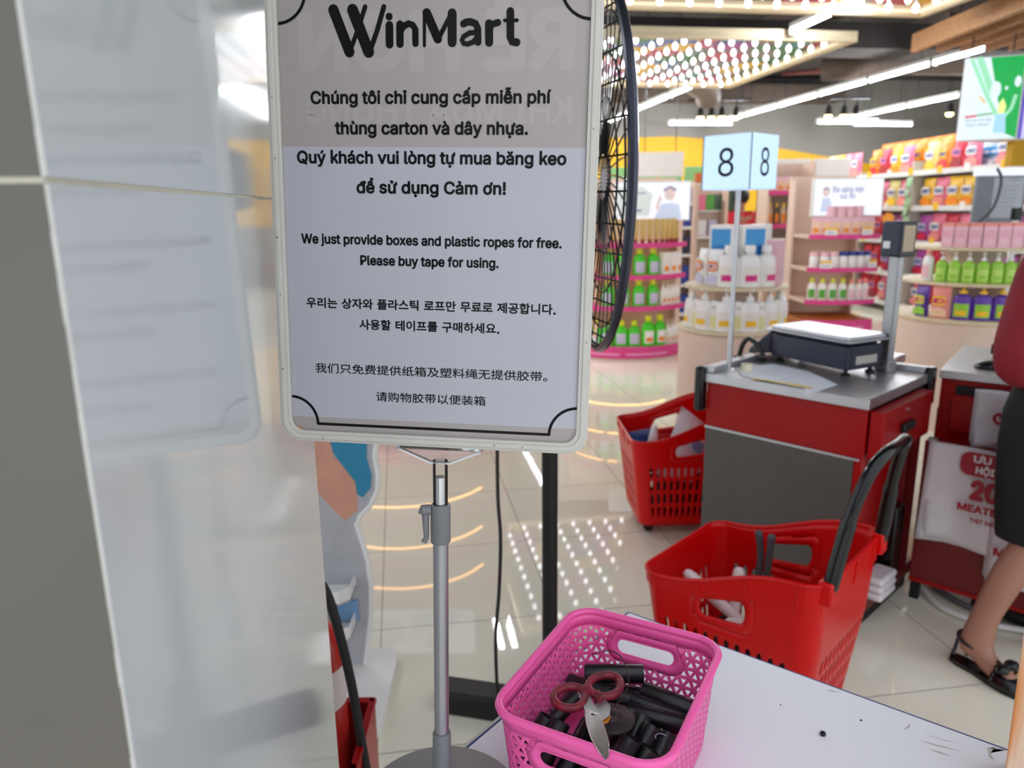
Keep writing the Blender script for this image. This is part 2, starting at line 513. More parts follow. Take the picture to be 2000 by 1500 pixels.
# pillar at the left: white glazed side face, front face of that tile with its shade painted in
PN = Vector((-0.2111, 0.35)); PF = Vector((-0.302, 1.08))
pd = (PF - PN).normalized(); pl = Vector((-pd.y, pd.x))         # along the face, and into the pillar
def pp(s, d, z): 
    q = PN + pd * s + pl * d
    return (q.x, q.y, z)
LEN = (PF - PN).length
mb = MB()
JOINTS = [0.0, 0.16, 1.466, 2.70, 4.2]
rr = random.Random(3)
CH = 0.0035
for j in range(4):
    za, zb = JOINTS[j] + (0.0016 if j else 0), JOINTS[j + 1] - 0.0016
    # side face with a chipped edge towards the front
    N = 60
    for i in range(N):
        z0, z1 = za + (zb - za) * i / N, za + (zb - za) * (i + 1) / N
        mb.add([pp(CH, 0, z0), pp(LEN, 0, z0), pp(LEN, 0, z1), pp(CH, 0, z1)], [(0, 1, 2, 3)], 0)
        w0 = CH * (0.12 + 0.16 * rr.random() + (.7 * rr.random() if rr.random() < .07 else 0)) if i else CH * .3
        mb.add([pp(0, w0, z0), pp(CH, 0, z0), pp(CH, 0, z1), pp(0, w0 * (1.6 if rr.random() < .12 else 1), z1)], [(0, 1, 2, 3)], 2)
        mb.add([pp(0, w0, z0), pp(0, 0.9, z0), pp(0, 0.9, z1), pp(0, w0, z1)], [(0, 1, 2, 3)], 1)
    mb.add([pp(LEN, 0, za), pp(LEN, 0.9, za), pp(LEN, 0.9, zb), pp(LEN, 0, zb)], [(0, 1, 2, 3)], 0)
for z in JOINTS[1:4]:
    g = 0.0012
    mb.add([pp(g, g, z - .0022), pp(LEN - g, g, z - .0022), pp(LEN - g, g, z + .0022), pp(g, g, z + .0022)], [(0, 1, 2, 3)], 3)
    mb.add([pp(g, g, z - .0022), pp(g, 0.9, z - .0022), pp(g, 0.9, z + .0022), pp(g, g, z + .0022)], [(0, 1, 2, 3)], 3)
pillar = struct(mb.build('pillar', [M_TILE, M_TILE_SHADED, mat('chipped_glaze', (226, 226, 220), rough=.6), M_GROUT], smooth=False))

# back wall, right wall, painted yellow band, ceiling
mb = MB(); mb.box(-8, 13.5, 15.2, 15.4, 0, 4.0)
struct(mb.build('wall_back', M_WALL, rz=BA, smooth=False))
mb = MB(); mb.box(13.3, 13.5, 1.2, 15.2, 0, 4.0)
struct(mb.build('wall_right', M_WALL, rz=BA, smooth=False))
mb = MB(); mb.box(-8, 13.5, 1.2, 15.4, 4.0, 4.1)
struct(mb.build('ceiling', M_CEIL, rz=BA, smooth=False))
# the band is wavy: a broad yellow arc
top = [(-6, 2.5), (0, 2.68), (3, 2.80), (4.66, 2.84), (5.68, 2.865), (6.4, 2.82), (7.16, 2.735), (8.15, 2.608), (9.14, 2.454), (11.5, 2.1)]
pts = top + [(11.5, 1.2), (-6, 1.2)]
mb = MB(); mb.flat(pts[::-1], y=15.2, t=0.004)
struct(mb.build('trim_1', M_YELLOW, rz=BA, smooth=False))

# ================================================================== CEILING FITTINGS
def frame_fixture(name_label, b0, b1, a0, a1, z, grid0, seen):
    cx, cy = bld((b0 + b1) / 2, (a0 + a1) / 2)
    t = thing('hanging_light_frame', name_label, 'ceiling light', (cx, cy, z), BA, 'wooden light frames over the checkouts')
    w, d = (b1 - b0) / 2, (a1 - a0) / 2
    mb = MB(); k = 0.055
    for x0, x1, y0, y1 in ((-w, w, -d, -d + k), (-w, w, d - k, d), (-w, -w + k, -d + k, d - k), (w - k, w, -d + k, d - k)):
        mb.box(x0, x1, y0, y1, 0, 0.10)
    mb.build('wooden_frame', M_LIGHTWOOD, t, bevel=.004)
    mb = MB()
    for x0, x1, y0, y1 in ((-w + k, w - k, -d + k, -d + k + .012), (-w + k, w - k, d - k - .012, d - k), (-w + k, -w + k + .012, -d + k, d - k), (w - k - .012, w - k, -d + k, d - k)):
        mb.box(x0, x1, y0, y1, 0.03, 0.05)
    mb.build('light_strip', mat('lit_strip', (255, 236, 200), emit=0.35, vary=0), t, smooth=False)
    mb = MB(); mb.box(-w + .05, w - .05, -d + .05, d - .05, 0.085, 0.095)
    mb.build('colour_panel', M_PATCH, t, smooth=False)
    mb = MB()
    for sx in (-1, 1):
        for sy in (-1, 1):
            mb.tube([(sx * (w - .05), sy * (d - .05), .1), (sx * (w - .05), sy * (d - .05), 4.0 - z)], .006, 6)
    mb.build('suspension_wire', M_BLACK, t)
    # globes on short stems in a square grid
    G = MB(); G.lathe([(.012, .065), (.012, .03)], 8, mi=1); G.sphere((0, 0, 0), .025, 12, 8, sc=(1, 1, 1.4))
    me = G.mesh('globe', [M_BULB, M_WHITEP])
    for p in me.polygons: p.use_smooth = True
    pos = []
    nx = int((2 * w - .3) / .243); ny = int((2 * d - .3) / .243)
    for i in range(nx + 1):
        for j in range(ny + 1):
            pos.append((-nx * .1215 + i * .243, -ny * .1215 + j * .243))
    pos.sort(key=lambda p: -(p[0] * .9 - p[1] * .3))
    n = 0; rest = MB()
    for x, y in pos:
        if n < seen:
            o = bpy.data.objects.new('globe', me); COL.objects.link(o); o.parent = t; o.location = (x, y, 0.02); n += 1
        else:
            T = Matrix.Translation((x, y, .02))
            rest.lathe([(.012, .065), (.012, .03)], 6, mi=1, M=T); rest.sphere((0, 0, 0), .025, 10, 6, M=T, sc=(1, 1, 1.4))
    if rest.v:
        o = rest.build('globes', [M_BULB, M_WHITEP], t); o['kind'] = 'stuff'
    return t
frame_fixture('wooden light frame with white globes, the whole one farther from the number sign', 1.15, 4.52, 7.2, 10.05, 3.0, 0, 100)
frame_fixture('wooden light frame with white globes cut by the top of the photo, nearest overhead', 1.15, 4.52, 3.4, 6.28, 3.0, 0, 60)

# fluorescent battens
def batten(nm):
    t = bpy.data.objects.new(nm, None); COL.objects.link(t)
    mb = MB(); mb.box(-.035, .035, -.58, .58, .03, .075)
    mb.build('housing', M_WHITEP, t, smooth=False)
    mb = MB(); mb.tube([(0, -.57, .012), (0, .57, .012)], .021, 10)
    mb.build('tube', M_TUBE, t)
    for y in (-.6, .575):
        mb = MB(); mb.box(-.03, .03, y, y + .025, -.02, .07)
        mb.build('end_cap', M_LAMPEND, t, smooth=False)
    for y in (-.4, .4):
        mb = MB(); mb.tube([(0, y, .075), (0, y, .93)], .004, 5)
        mb.build('hanger', M_BLACK, t)
    return t
BAT = Kind(batten, 'fluorescent_batten', 'ceiling light')
rows = [(-1.6, 4.0, 14.0, 'fluorescent batten in the row over the left aisle hidden by the sign'),
        (2.25, 10.6, 13.6, 'fluorescent batten in the row hidden by the notice, reflected beside the fan post'),
        (.90, 6.9, 9.6, 'fluorescent batten of the left twin row seen reflected in the floor'), (1.04, 6.9, 9.6, 'fluorescent batten of the right twin row seen reflected in the floor'),
        (3.80, 5.95, 6.3, 'short fluorescent batten crossing below the near wooden light frame'),
        (4.1, 10.0, 14.6, 'fluorescent batten in the row left of the number 8 sign'),
        (6.33, 7.3, 14.2, 'fluorescent batten in the long slanting row right of the number 8 sign'),
        (8.6, 7.2, 14.4, 'fluorescent batten in the far row passing behind the green lit poster')]
for b, a0, a1, lb in rows:
    a = a0 + .6
    while a <= a1 + .3:
        x, y = bld(b, a)
        BAT.put((x, y, 2.93 if b == 3.95 else 3.06), BA, lb, lb.replace('fluorescent batten', 'battens')[:60])
        a += 1.22
for (b, a, lb) in ((5.45, 13.3, 'fluorescent batten hung crosswise above the warm spotlights by the yellow wall'),
                   (8.1, 13.0, 'fluorescent batten hung crosswise behind the slanting row at right'),
                   (9.0, 13.3, 'fluorescent batten hung crosswise beside the green lit poster')):
    x, y = bld(b, a)
    BAT.put((x, y, 2.90), BA + PI / 2, lb, None)
# warm linear lamps over the aisle behind the notice
def warm_lamp(nm):
    mb = MB(); mb.box(-.05, .05, -.24, .24, .02, .06); o = mb.build(nm, M_WHITEP, smooth=False)
    mb = MB(); mb.box(-.035, .035, -.22, .22, .005, .02); mb.build('lens', mat('lit_warm_lens', (255, 206, 110), emit=9.0, vary=0), o, smooth=False)
    mb = MB(); mb.tube([(0, 0, .06), (0, 0, .98)], .005, 5); mb.build('hanger', M_BLACK, o)
    return o
WL = Kind(warm_lamp, 'warm_lamp', 'ceiling light')
for x, y, lb in ((-.72, 11.3, 'warm linear lamp over the aisle, farthest, seen only as a floor reflection'), (-.62, 9.6, 'warm linear lamp over the aisle, middle, seen only as a floor reflection'), (-.53, 8.4, 'warm linear lamp over the aisle, nearest, seen only as a floor reflection')):
    WL.put((x, y, 3.0), BA, lb, None)
# spotlights on short tracks
def spot(nm):
    t = bpy.data.objects.new(nm, None); COL.objects.link(t)
    mb = MB(); mb.lathe([(.03, .16), (.05, .1), (.062, 0)], 14); mb.tube([(0, 0, .15), (0, 0, .26)], .012, 6)
    mb.build('housing', M_BLACK, t)
    mb = MB(); mb.sphere((0, 0, -.01), .062, 12, 8, sc=(1, 1, .8))
    mb.build('lens', M_SPOT, t)
    return t
SP = Kind(spot, 'track_spotlight', 'spotlight')
for i, (x, y) in enumerate([(3.33, 13.6), (3.52, 13.6), (3.70, 13.6), (3.95, 13.6), (5.55, 13.6), (5.82, 13.6), (6.03, 13.6), (7.6, 13.5), (7.86, 13.5), (8.0, 13.5)]):
    g = ('warm spotlight of the track above the yellow wall, left cluster', 'warm spotlight of the track right of the number 8 sign, middle cluster',
         'warm spotlight of the track beside the green lit poster')[0 if i < 4 else 1 if i < 7 else 2]
    SP.put((x, y, 2.98), 0, g, g.replace('spotlight', 'spotlights'))
for x0, x1, y, lb in ((3.1, 4.2, 13.6, 'left'), (5.35, 6.25, 13.6, 'middle'), (7.4, 8.2, 13.5, 'right')):
    mb = MB(); mb.box(x0, x1, y - .02, y + .02, 3.24, 3.275)
    for x in (x0 + .15, x1 - .15): mb.tube([(x, y, 3.27), (x, y, 4.0)], .006, 5)
    tag(mb.build('light_track', M_BLACK), 'black ceiling track carrying the %s cluster of warm spotlights' % lb, 'light track')

# ducts, beams and pipes under the ceiling
mb = MB()
p0 = [(1.6, 13.0, 3.6), (2.3, 12.6, 3.62), (2.9, 12.6, 3.5), (3.25, 12.9, 3.34), (3.33, 13.1, 3.22)]
mb.tube(p0, [.26, .26, .25, .22, .21], 16)
tag(mb.build('air_duct', M_DUCT), 'round brown air duct curving down above the yellow wall', 'air duct')
mb = MB(); mb.tube([(4.6, 11.6, 3.42), (5.6, 11.0, 3.40), (7.2, 11.2, 3.40), (9.0, 11.0, 3.40)], .19, 14)
tag(mb.build('air_duct', M_DUCT), 'long brown flexible air duct behind the slanting row of battens', 'air duct')
for i, (b, a0, a1, w, h, z, lb) in enumerate(((5.3, 5, 12.2, .34, .3, 3.68, 'brown ceiling beam running back over the number 8 sign'),
                                     (7.5, 5, 12.2, .3, .3, 3.68, 'brown ceiling beam running back near the wooden slats'))):
    mb = MB(); mb.box(b - w / 2, b + w / 2, a0, a1, z, z + h)
    tag(mb.build('ceiling_beam', M_DUCT, rz=BA, smooth=False), lb, 'ceiling beam')
for i, (a, z, lb) in enumerate(((9.2, 3.3, 'dark rectangular duct across the ceiling behind the near light frame'), (14.88, 3.5, 'dark rectangular duct across the ceiling near the back wall'))):
    mb = MB(); mb.box(1.0, 9.0, a - .3, a + .3, z, z + .29)
    tag(mb.build('rectangular_duct', M_DUCT if i else M_CEIL, rz=BA, smooth=False), lb, 'air duct')
for i, (p, q, lb) in enumerate((((3.0, 12.2, 3.64), (9.0, 9.6, 3.64), 'thin dark red sprinkler pipe crossing higher above the battens'), ((4.6, 13.3, 3.62), (9.2, 11.9, 3.62), 'thin dark red sprinkler pipe crossing nearer the back wall'))):
    mb = MB(); mb.tube([p, q], .035, 8)
    tag(mb.build('sprinkler_pipe', M_PIPE), lb, 'pipe')
# slatted wooden canopy
t = thing('slatted_canopy', 'oak slatted wooden canopy hanging at the upper right', 'ceiling canopy', (3.95, 7.8, 2.9), -math.radians(3.4) * 0)
for i in range(6):
    mb = MB(); mb.box(i * .235, i * .235 + .06, -4.0, 0.0 + (0 if i else .02), 0, .17)
    mb.build('slat', M_WOOD, t, smooth=False)
for y in (-.6, -2.4):
    mb = MB(); mb.box(0, 1.4, y, y + .05, .17, .22); mb.build('crossbar', M_DUCT, t, smooth=False)
for x in (.1, 1.2):
    for y in (-.6, -2.4):
        mb = MB(); mb.tube([(x, y, .2), (x, y, 1.1)], .006, 5); mb.build('hanger', M_BLACK, t)

# hanging lit poster box with two faces
def poster():
    L = Vector((4.03, 7.0)); Rr = Vector((4.43, 6.93)) 
    t = thing('poster_lightbox', 'hanging lightbox with a lit green and white poster and a purple poster side', 'lightbox', (4.02, 7.0, 2.0), math.radians(-22))
    W = .47; H = .70
    mb = MB(); mb.prism([(0, .002), (W, .002), (W + .2, .36), (W - .1, .36)], 0, H)
    mb.build('box_body', M_WHITEP, t, bevel=.006)
    mb = MB(); mb.flat([(0.01, .01), (W - .01, .01), (W - .01, H - .01), (.01, H - .01)], 0.0)
    ps = mb.build('green_poster', M_WHITEPOST, t, smooth=False)
    mb = MB()
    mb.flat([(W - .01, .12), (W - .01, H - .01), (.2, H - .01), (.26, .45), (.3, .3), (.34, .18)], -.001, 0)
    mb.flat([(W - .01, .01), (W - .01, .12), (.34, .18), (.36, .06)], -.001, 0)
    mb.stroke([(.06, H - .02), (.2, .38), (.3, .2)], .03, -.0012, 1); mb.stroke([(.12, H - .02), (.24, .4)], .05, -.0012, 1)
    mb.stroke([(.42, .36), (.40, .26), (.35, .19)], .03, -.0016, 1)
    for cx, cz, rx, rz_ in ((.265, .42, .04, .07), (.425, .48, .025, .045), (.345, .43, .012, .016)):
        mb.flat([(cx + rx * math.cos(2 * PI * i / 16), cz + rz_ * math.sin(2 * PI * i / 16)) for i in range(16)], -.002, 2)
    mb.flat([(cx, cz) for cx, cz in [(.29, .22), (.36, .22), (.38, .06), (.28, .06)]], -.002, 3)
    mb.flat([(cx, cz) for cx, cz in [(.3, .3), (.33, .35), (.36, .28), (.35, .22), (.3, .22)]], -.0022, 4)
    mb.stroke([(.15, .37), (.19, .32)], .025, -.0022, 5)
    mb.build('poster_print', [M_GREENPOST, M_PALEGREENPOST, M_WHITEPOST, mat('lit_sky_print', (150, 196, 226), emit=.4, vary=0), mat('lit_lemon_print', (214, 232, 140), emit=.4, vary=0), mat('lit_tan_print', (206, 190, 150), emit=.4, vary=0)], ps, smooth=False)
    mb = MB()
    mb.stroke([(.06, .205), (.135, .21)], .018, -.002, 0); mb.stroke([(.15, .215), (.26, .225)], .016, -.002, 1)
    put_text(mb, 'ĐÁNH BAY VẾT BẨN', .06, .26, .165, .017, 2, -.002)
    put_text(mb, 'TRONG 1 LẦN GIẶT', .06, .25, .125, .017, 2, -.002)
    mb.build('poster_lettering', [mat('lit_red_print', (206, 70, 70), emit=.3, vary=0), mat('lit_leaf_print', (110, 170, 110), emit=.3, vary=0), mat('slate_print', (80, 96, 110), vary=0)], ps, smooth=False)
    T = Matrix.Translation((W, 0, 0)) @ Matrix.Rotation(PI / 2 - .55, 4, 'Z')
    mb = MB(); mb.flat([(0.01, .01), (.44, .01), (.44, H - .01), (.01, H - .01)], -.001, 0, T)
    mb.flat([(.08, .01), (.16, .01), (.2, .34), (.13, .38), (.08, .3)], -.002, 1, T)
    mb.flat(circle(.16, .44, .05, 14), -.003, 2, T); mb.flat(circle(.135, .46, .055, 14), -.002, 3, T)
    mb.build('purple_poster', [M_PURPLEPOST, mat('lit_lilac_print', (206, 200, 244), emit=.4, vary=0), mat('lit_face_print', (226, 176, 180), emit=.3, vary=0), M_HAIR], t, smooth=False)
    for x in (.08, .4):
        mb = MB(); mb.tube([(x, .2, H), (x, .2, .9)], .006, 5); mb.build('hanger', M_BLACK, t)
poster()
mb = MB(); mb.box(4.52, 4.9, 6.95, 7.05, 1.78, 2.42)
tag(mb.build('yellow_hanging_board', M_YELLOW, bevel=.004), 'yellow hanging board at the right edge beside the lit posters', 'board')

# ================================================================== SIGN STAND
SIGN_R = Matrix(((0.9922, 0.1204, 0.0312), (-0.1217, 0.9917, 0.0420), (-0.0259, -0.0454, 0.9986)))
SIGN_Q = Vector((-0.0885, 0.7733, 1.2006))
ROOT = Vector((-0.0930, 0.7530, 0.7515))
SM = Matrix.Translation(SIGN_Q - ROOT) @ SIGN_R.to_4x4()
sign = thing('sign_stand', 'white framed notice on a silver telescopic pole standing at the table corner', 'sign stand', ROOT)
HW, HT = .1685, .492
def ring_frame(mb, o, i, y0, y1, mi=0, M=None):
    n = len(o)
    vs = [(x, y0, z) for x, z in o] + [(x, y0, z) for x, z in i] + [(x, y1, z) for x, z in o] + [(x, y1, z) for x, z in i]
    fs = []
    for k in range(n):
        l = (k + 1) % n
        fs += [(k, l, n + l, n + k), (2 * n + k, 3 * n + k, 3 * n + l, 2 * n + l), (k, 2 * n + k, 2 * n + l, l), (n + k, n + l, 3 * n + l, 3 * n + k)]
    mb.add(vs, fs, mi, M)
mb = MB()
ring_frame(mb, rrect(-HW, HW, 0, HT, .022), rrect(-.1565, .1565, .0115, HT - .0115, .014), -.006, .006, 0, SM)
ring_frame(mb, rrect(-.1655, .1655, .003, HT - .003, .020), rrect(-.1605, .1605, .008, HT - .008, .016), -.0075, -.006, 0, SM)
mb.prism([(x, z) for x, z in rrect(-HW + .002, HW - .002, .002, HT - .002, .02)], -.006, -.004, 0, SM @ Matrix.Rotation(PI / 2, 4, 'X'))
fr = mb.build('frame', M_CREAMP, sign, bevel=.0012)
mb = MB()
for x, z, r in ((-.162, .30, .0007), (-.1635, .22, .0009), (-.1625, .16, .0006), (-.163, .08, .0008), (-.12, .005, .0007), (.07, .006, .0008), (.10, .0055, .0006), (.1635, .12, .0007), (-.163, .36, .0006), (.163, .33, .0006)):
    mb.flat(circle(x, z, r, 6), -.0076, 0, SM)
mb.build('dirt_speck', mat('brown_dirt', (110, 84, 60), rough=.8), fr, smooth=False)
mb = MB(); mb.flat([(-.157, .010), (.157, .010), (.157, HT - .012), (-.157, HT - .012)], -.0002, 0, SM, t=.0002)
pap = mb.build('paper_sheet', M_PAPERT, sign, smooth=False)
mb = MB(); mb.flat([(-.1568, .0265), (.1568, .0265), (.1568, .3125), (-.1568, .3125)], -.0005, 0, SM, t=.0001)
mb.build('white_overlay_sheet', M_PAPER, pap, smooth=False)
# print showing through from the back, mirrored
mb = MB()
put_text(mb, 'RẺ HƠN', -.132, .138, .388, .050, 0, -.00065, SM, bold=.035, mirror=True)
put_text(mb, 'KHI MUA THÙNG', -.13, .140, .336, .024, 0, -.00065, SM, bold=.02, mirror=True)
mb.build('show_through_print', [M_GHOST, M_GHOSTD], pap, smooth=False)
LOGO = [([(-98.7, 443.1), (-83.0, 403.6)], 9.0), ([(-83.1, 402.9), (-73.0, 426.4), (-66.1, 445.4)], 4.0), ([(-79.0, 442.8), (-63.2, 403.4)], 9.6),
        ([(-62.5, 402.7), (-54.2, 423.3), (-47.1, 445.1)], 4.3), ([(-41.9, 436.1), (-41.85, 435.9)], 6.2), ([(-41.7, 428.1), (-41.7, 410.3)], 6.8),
        ([(-31.1, 428.7), (-31.1, 410.5)], 6.5), ([(-30.8, 422.3), (-27.4, 427.0), (-22.2, 429.3), (-18.1, 427.8), (-15.6, 424.3), (-15.4, 410.8)], 5.6),
        ([(-6.4, 438.9), (-6.5, 408.8)], 2.8), ([(-4.1, 438.9), (7.1, 414.8)], 7.4), ([(7.1, 413.8), (20.1, 437.1)], 4.0), ([(21.3, 438.1), (21.4, 411.4)], 7.7),
        ([(32.6, 428.4), (35.7, 429.9), (39.9, 430.1), (44.5, 428.4), (46.7, 424.2), (47.1, 411.4)], 5.9),
        ([(46.1, 420.4), (38.5, 419.9), (32.7, 416.6), (31.2, 413.5), (32.8, 410.5), (37.1, 409.8), (42.4, 411.6), (46.2, 415.8)], 4.3),
        ([(57.8, 428.2), (58.2, 411.0)], 6.8), ([(58.2, 423.3), (60.9, 427.5), (66.6, 429.1)], 5.6), ([(78.5, 439.0), (79.0, 415.4), (80.8, 411.6), (85.2, 410.8)], 6.5), ([(73.2, 430.9), (85.2, 430.8)], 3.1)]
mb = MB()
for i, (pts, w) in enumerate(LOGO):
    mb.stroke([(a / 1000, b / 1000) for a, b in pts], w / 1000 * 1.17, -.0008 - i * .00001, 0, SM, t=.00005)
mb.build('logo_print', M_INK, pap, smooth=False)
mb = MB()
LINES = [(NOTICE[i],) + q for i, q in enumerate([(-124.4, 119.7, 354.7, 11.6, .024), (-99.5, 97.6, 325.2, 11.6, .024), (-140.9, 136.6, 296.4, 11.6, .024), (-78.0, 76.5, 267.0, 11.6, .024),
         (-139.4, 134.6, 214.8, 9.4, .024), (-75.6, 70.3, 193.5, 9.4, .024), (-136.2, 130.8, 147.2, 10.4, .014), (-78.1, 72.4, 125.4, 10.4, .014), (-128.8, 124.1, 76.6, 10.0, .006), (-61.3, 58.7, 47.6, 10.0, .006)])]
for s_, a, b, z, cap, bo in LINES:
    put_text(mb, s_, a / 1000, b / 1000, z / 1000, cap / 1000, 0, -.0008, SM, bo)
mb.build('printed_notice', M_INK, pap, smooth=False)
# printed border with scooped corners
BX, B0, B1, BR, BW = .1575, .0190, .4610, .0298, .0030
mb = MB()
def bd(pts): mb.stroke(pts, BW, -.0007, 0, SM, t=.00005)
mb.flat([(-BX + BR, B0 - .0015), (BX - BR, B0 - .0015), (BX - BR, B0 + .0015), (-BX + BR, B0 + .0015)], -.0007, 0, SM, t=.00005)
mb.flat([(BX - .0015, B0 + BR), (BX + .0012, B0 + BR), (BX + .0012, B1 - BR), (BX - .0015, B1 - BR)], -.0007, 0, SM, t=.00005)
mb.flat([(-BX - .0015, B0 + BR), (-BX + .0006, B0 + BR), (-BX + .0006, B1 - BR), (-BX - .0015, B1 - BR)], -.0007, 0, SM, t=.00005)
def arc(cx, cz, a0):
    pts = [(cx + BR * math.cos(a0 + PI / 2 * i / 14), cz + BR * math.sin(a0 + PI / 2 * i / 14)) for i in range(15)]
    for i in range(14): bd(pts[i:i + 2])
arc(-BX, B0, 0); arc(BX, B0, PI / 2); arc(BX, B1, PI); arc(-BX, B1, 1.5 * PI)
mb.build('printed_border', M_INK, pap, smooth=False)
mb = MB(); mb.flat([(-.1572, .0105), (.1572, .0105), (.1572, HT - .0125), (-.1572, HT - .0125)], -.0015, 0, SM, t=.0001)
film = bpy.data.materials.new('clear_film'); film.use_nodes = True
_nt = film.node_tree; _nt.nodes.remove(_nt.nodes['Principled BSDF'])
_tr = _nt.nodes.new('ShaderNodeBsdfTransparent'); _gl = _nt.nodes.new('ShaderNodeBsdfGlossy'); _gl.inputs['Roughness'].default_value = .06
_fr = _nt.nodes.new('ShaderNodeFresnel'); _fr.inputs[0].default_value = 1.22
_mx = _nt.nodes.new('ShaderNodeMixShader')
_nt.links.new(_fr.outputs[0], _mx.inputs[0]); _nt.links.new(_tr.outputs[0], _mx.inputs[1]); _nt.links.new(_gl.outputs[0], _mx.inputs[2])
_nt.links.new(_mx.outputs[0], _nt.nodes['Material Output'].inputs[0])
mb.build('cover_film', film, sign, smooth=False)
mb = MB(); mb.flat([(-.1545, .0125), (-.150, .0120), (-.146, .0135), (-.149, .0140), (-.1475, .0155), (-.1525, .0146), (-.1535, .0165)], -.0016, 0, SM, t=.00005)
mb.build('orange_chip', mat('orange_chip', (214, 140, 50), rough=.6), pap, smooth=False)
# clear fan-shaped holder under the frame
PXC = .0085
mb = MB()
mb.flat([(-.046 + PXC, .006), (.046 + PXC, .006), (.047 + PXC, -.004), (.010 + PXC, -.019), (-.010 + PXC, -.019), (-.047 + PXC, -.004)], .004, 0, SM, t=.0025)
mb.flat([(-.046 + PXC, -.006), (.046 + PXC, -.006), (.010 + PXC, -.020), (-.010 + PXC, -.020)], .010, 0, SM, t=.0025)
mb.flat([(-.047 + PXC, -.0045), (.047 + PXC, -.0045), (.047 + PXC, -.002), (-.047 + PXC, -.002)], .010, 0, SM, t=.012)
mb.build('clear_holder', M_CLEAR, sign, bevel=.0005)
mb = MB(); mb.tube([SM @ Vector(q) for q in ((-.046 + PXC, .0005, -.005), (-.011 + PXC, .0005, -.0195), (.011 + PXC, .0005, -.0195), (.046 + PXC, .0005, -.005))], .0011, 8)
mb.build('holder_edge_highlight', mat('edge_highlight', (236, 238, 240), rough=.2), sign)  # white bead painted in for the highlight along the clear holder's edge
def axis_pts(x, a, b, n=2): return [SM @ Vector((x + (a - (a + (b - a) * i / (n - 1))) * -.004, .004, a + (b - a) * i / (n - 1))) for i in range(n)]
def pole_at(z): return SM @ Vector((.0085 + (-z) * .0065, .004, z))
mb = MB(); mb.tube([pole_at(-.017), pole_at(-.068)], .0082, 20)
mb.build('clear_sleeve', M_CLEAR, sign)
mb = MB(); mb.tube([pole_at(-.036), pole_at(-.07)], .0068, 18)
mb.build('inner_pole', M_CHROME, sign)
mb = MB(); mb.tube([pole_at(-.0675), pole_at(-.069), pole_at(-.111), pole_at(-.1125)], [.0100, .0112, .0112, .0105], 20)
cl = mb.build('clamp_collar', M_GREYP, sign)
mb = MB()
c0, c1, c2 = pole_at(-.073), pole_at(-.105), pole_at(-.111)
mb.tube([c0 + Vector((-.011, -.002, 0)), c0 + Vector((-.019, -.004, 0)), c0 + Vector((-.0195, -.004, -.003))], [.006, .0065, .005], 12)
mb.tube([c0 + Vector((-.0165, -.004, -.004)), c1 + Vector((-.0155, -.004, 0)), c2 + Vector((-.0185, -.005, .001))], [.0042, .0030, .0034], 10)
mb.build('clamp_lever', M_GREYP, cl)
mb = MB(); mb.tube([pole_at(-.11), pole_at(-.352)], .0086, 22)
mb.build('outer_pole', M_ALU, sign)
mb = MB(); mb.tube([pole_at(-.350), pole_at(-.352), pole_at(-.40), Vector((.0, 0, .012))], [.0100, .0108, .0112, .014], 22)
mb.build('base_socket', M_GREYP, sign)
mb = MB(); mb.lathe([(.094, 0), (.097, .003), (.097, .007), (.092, .011), (.03, .0135), (.0, .0137)], 48)
mb.build('base_disc', mat('matte_grey_base', (120, 118, 118), rough=.55), sign)

# ================================================================== TABLE
TA = math.radians(-38.6)
table = thing('table', 'white topped table with a navy edge band under the pink basket', 'table', (.203, 1.193, 0), TA)
TW, TD = 1.3, .66
mb = MB(); mb.box(0, TW, -TD, 0, .722, .75)
tt = mb.build('tabletop', M_TABLE, table, bevel=.0015)
mb = MB(); mb.box(-.004, 0.0, -TD, 0, .724, .7485); mb.box(-.004, TW, 0, .004, .724, .7485)
mb.build('edge_band', M_NAVYEDGE, tt, smooth=False)
mb = MB(); mb.box(-.010, -.004, -TD, .0, .723, .7465)
mb.build('edge_lip', M_CREAMP, tt, smooth=False)
mb = MB(); mb.box(.05, TW - .05, -TD + .05, -.05, .66, .722)
mb.build('apron', M_CREAMP, table, bevel=.002)
for x in (.07, TW - .07):
    for y in (-TD + .07, -.07):
        mb = MB(); mb.box(x - .02, x + .02, y - .02, y + .02, 0, .66)
        mb.build('leg', M_GREYP, table, bevel=.003)
mb = MB()
for k, (x, y, r) in enumerate(((.40, -.055, .0016), (.62, -.03, .001), (.3, -.09, .001))):
    mb.lathe([(r, .0), (r, .0006)], 7, M=Matrix.Translation((x, y, .75)))
mb.build('dirt_speck', M_INK, tt, smooth=False)
# torn tape patches at the far right edge
mb = MB()
for pts in ([(.545, -.012), (.565, -.002), (.553, -.004), (.550, -.020), (.556, -.034), (.549, -.03)], [(.475, -.035), (.50, -.030), (.515, -.024), (.49, -.031)], [(.47, -.05), (.50, -.043), (.52, -.04), (.49, -.049)], [(.485, -.06), (.50, -.057), (.512, -.058), (.495, -.062)], [(.455, -.02), (.457, -.03), (.450, -.042), (.4535, -.028)], [(.345, -.012), (.36, -.007), (.352, -.013), (.342, -.016)]):
    mb.prism(pts, .75, .7502)
mb.build('tape_residue', mat('tape_residue', (190, 184, 178), rough=.7), tt, smooth=False)
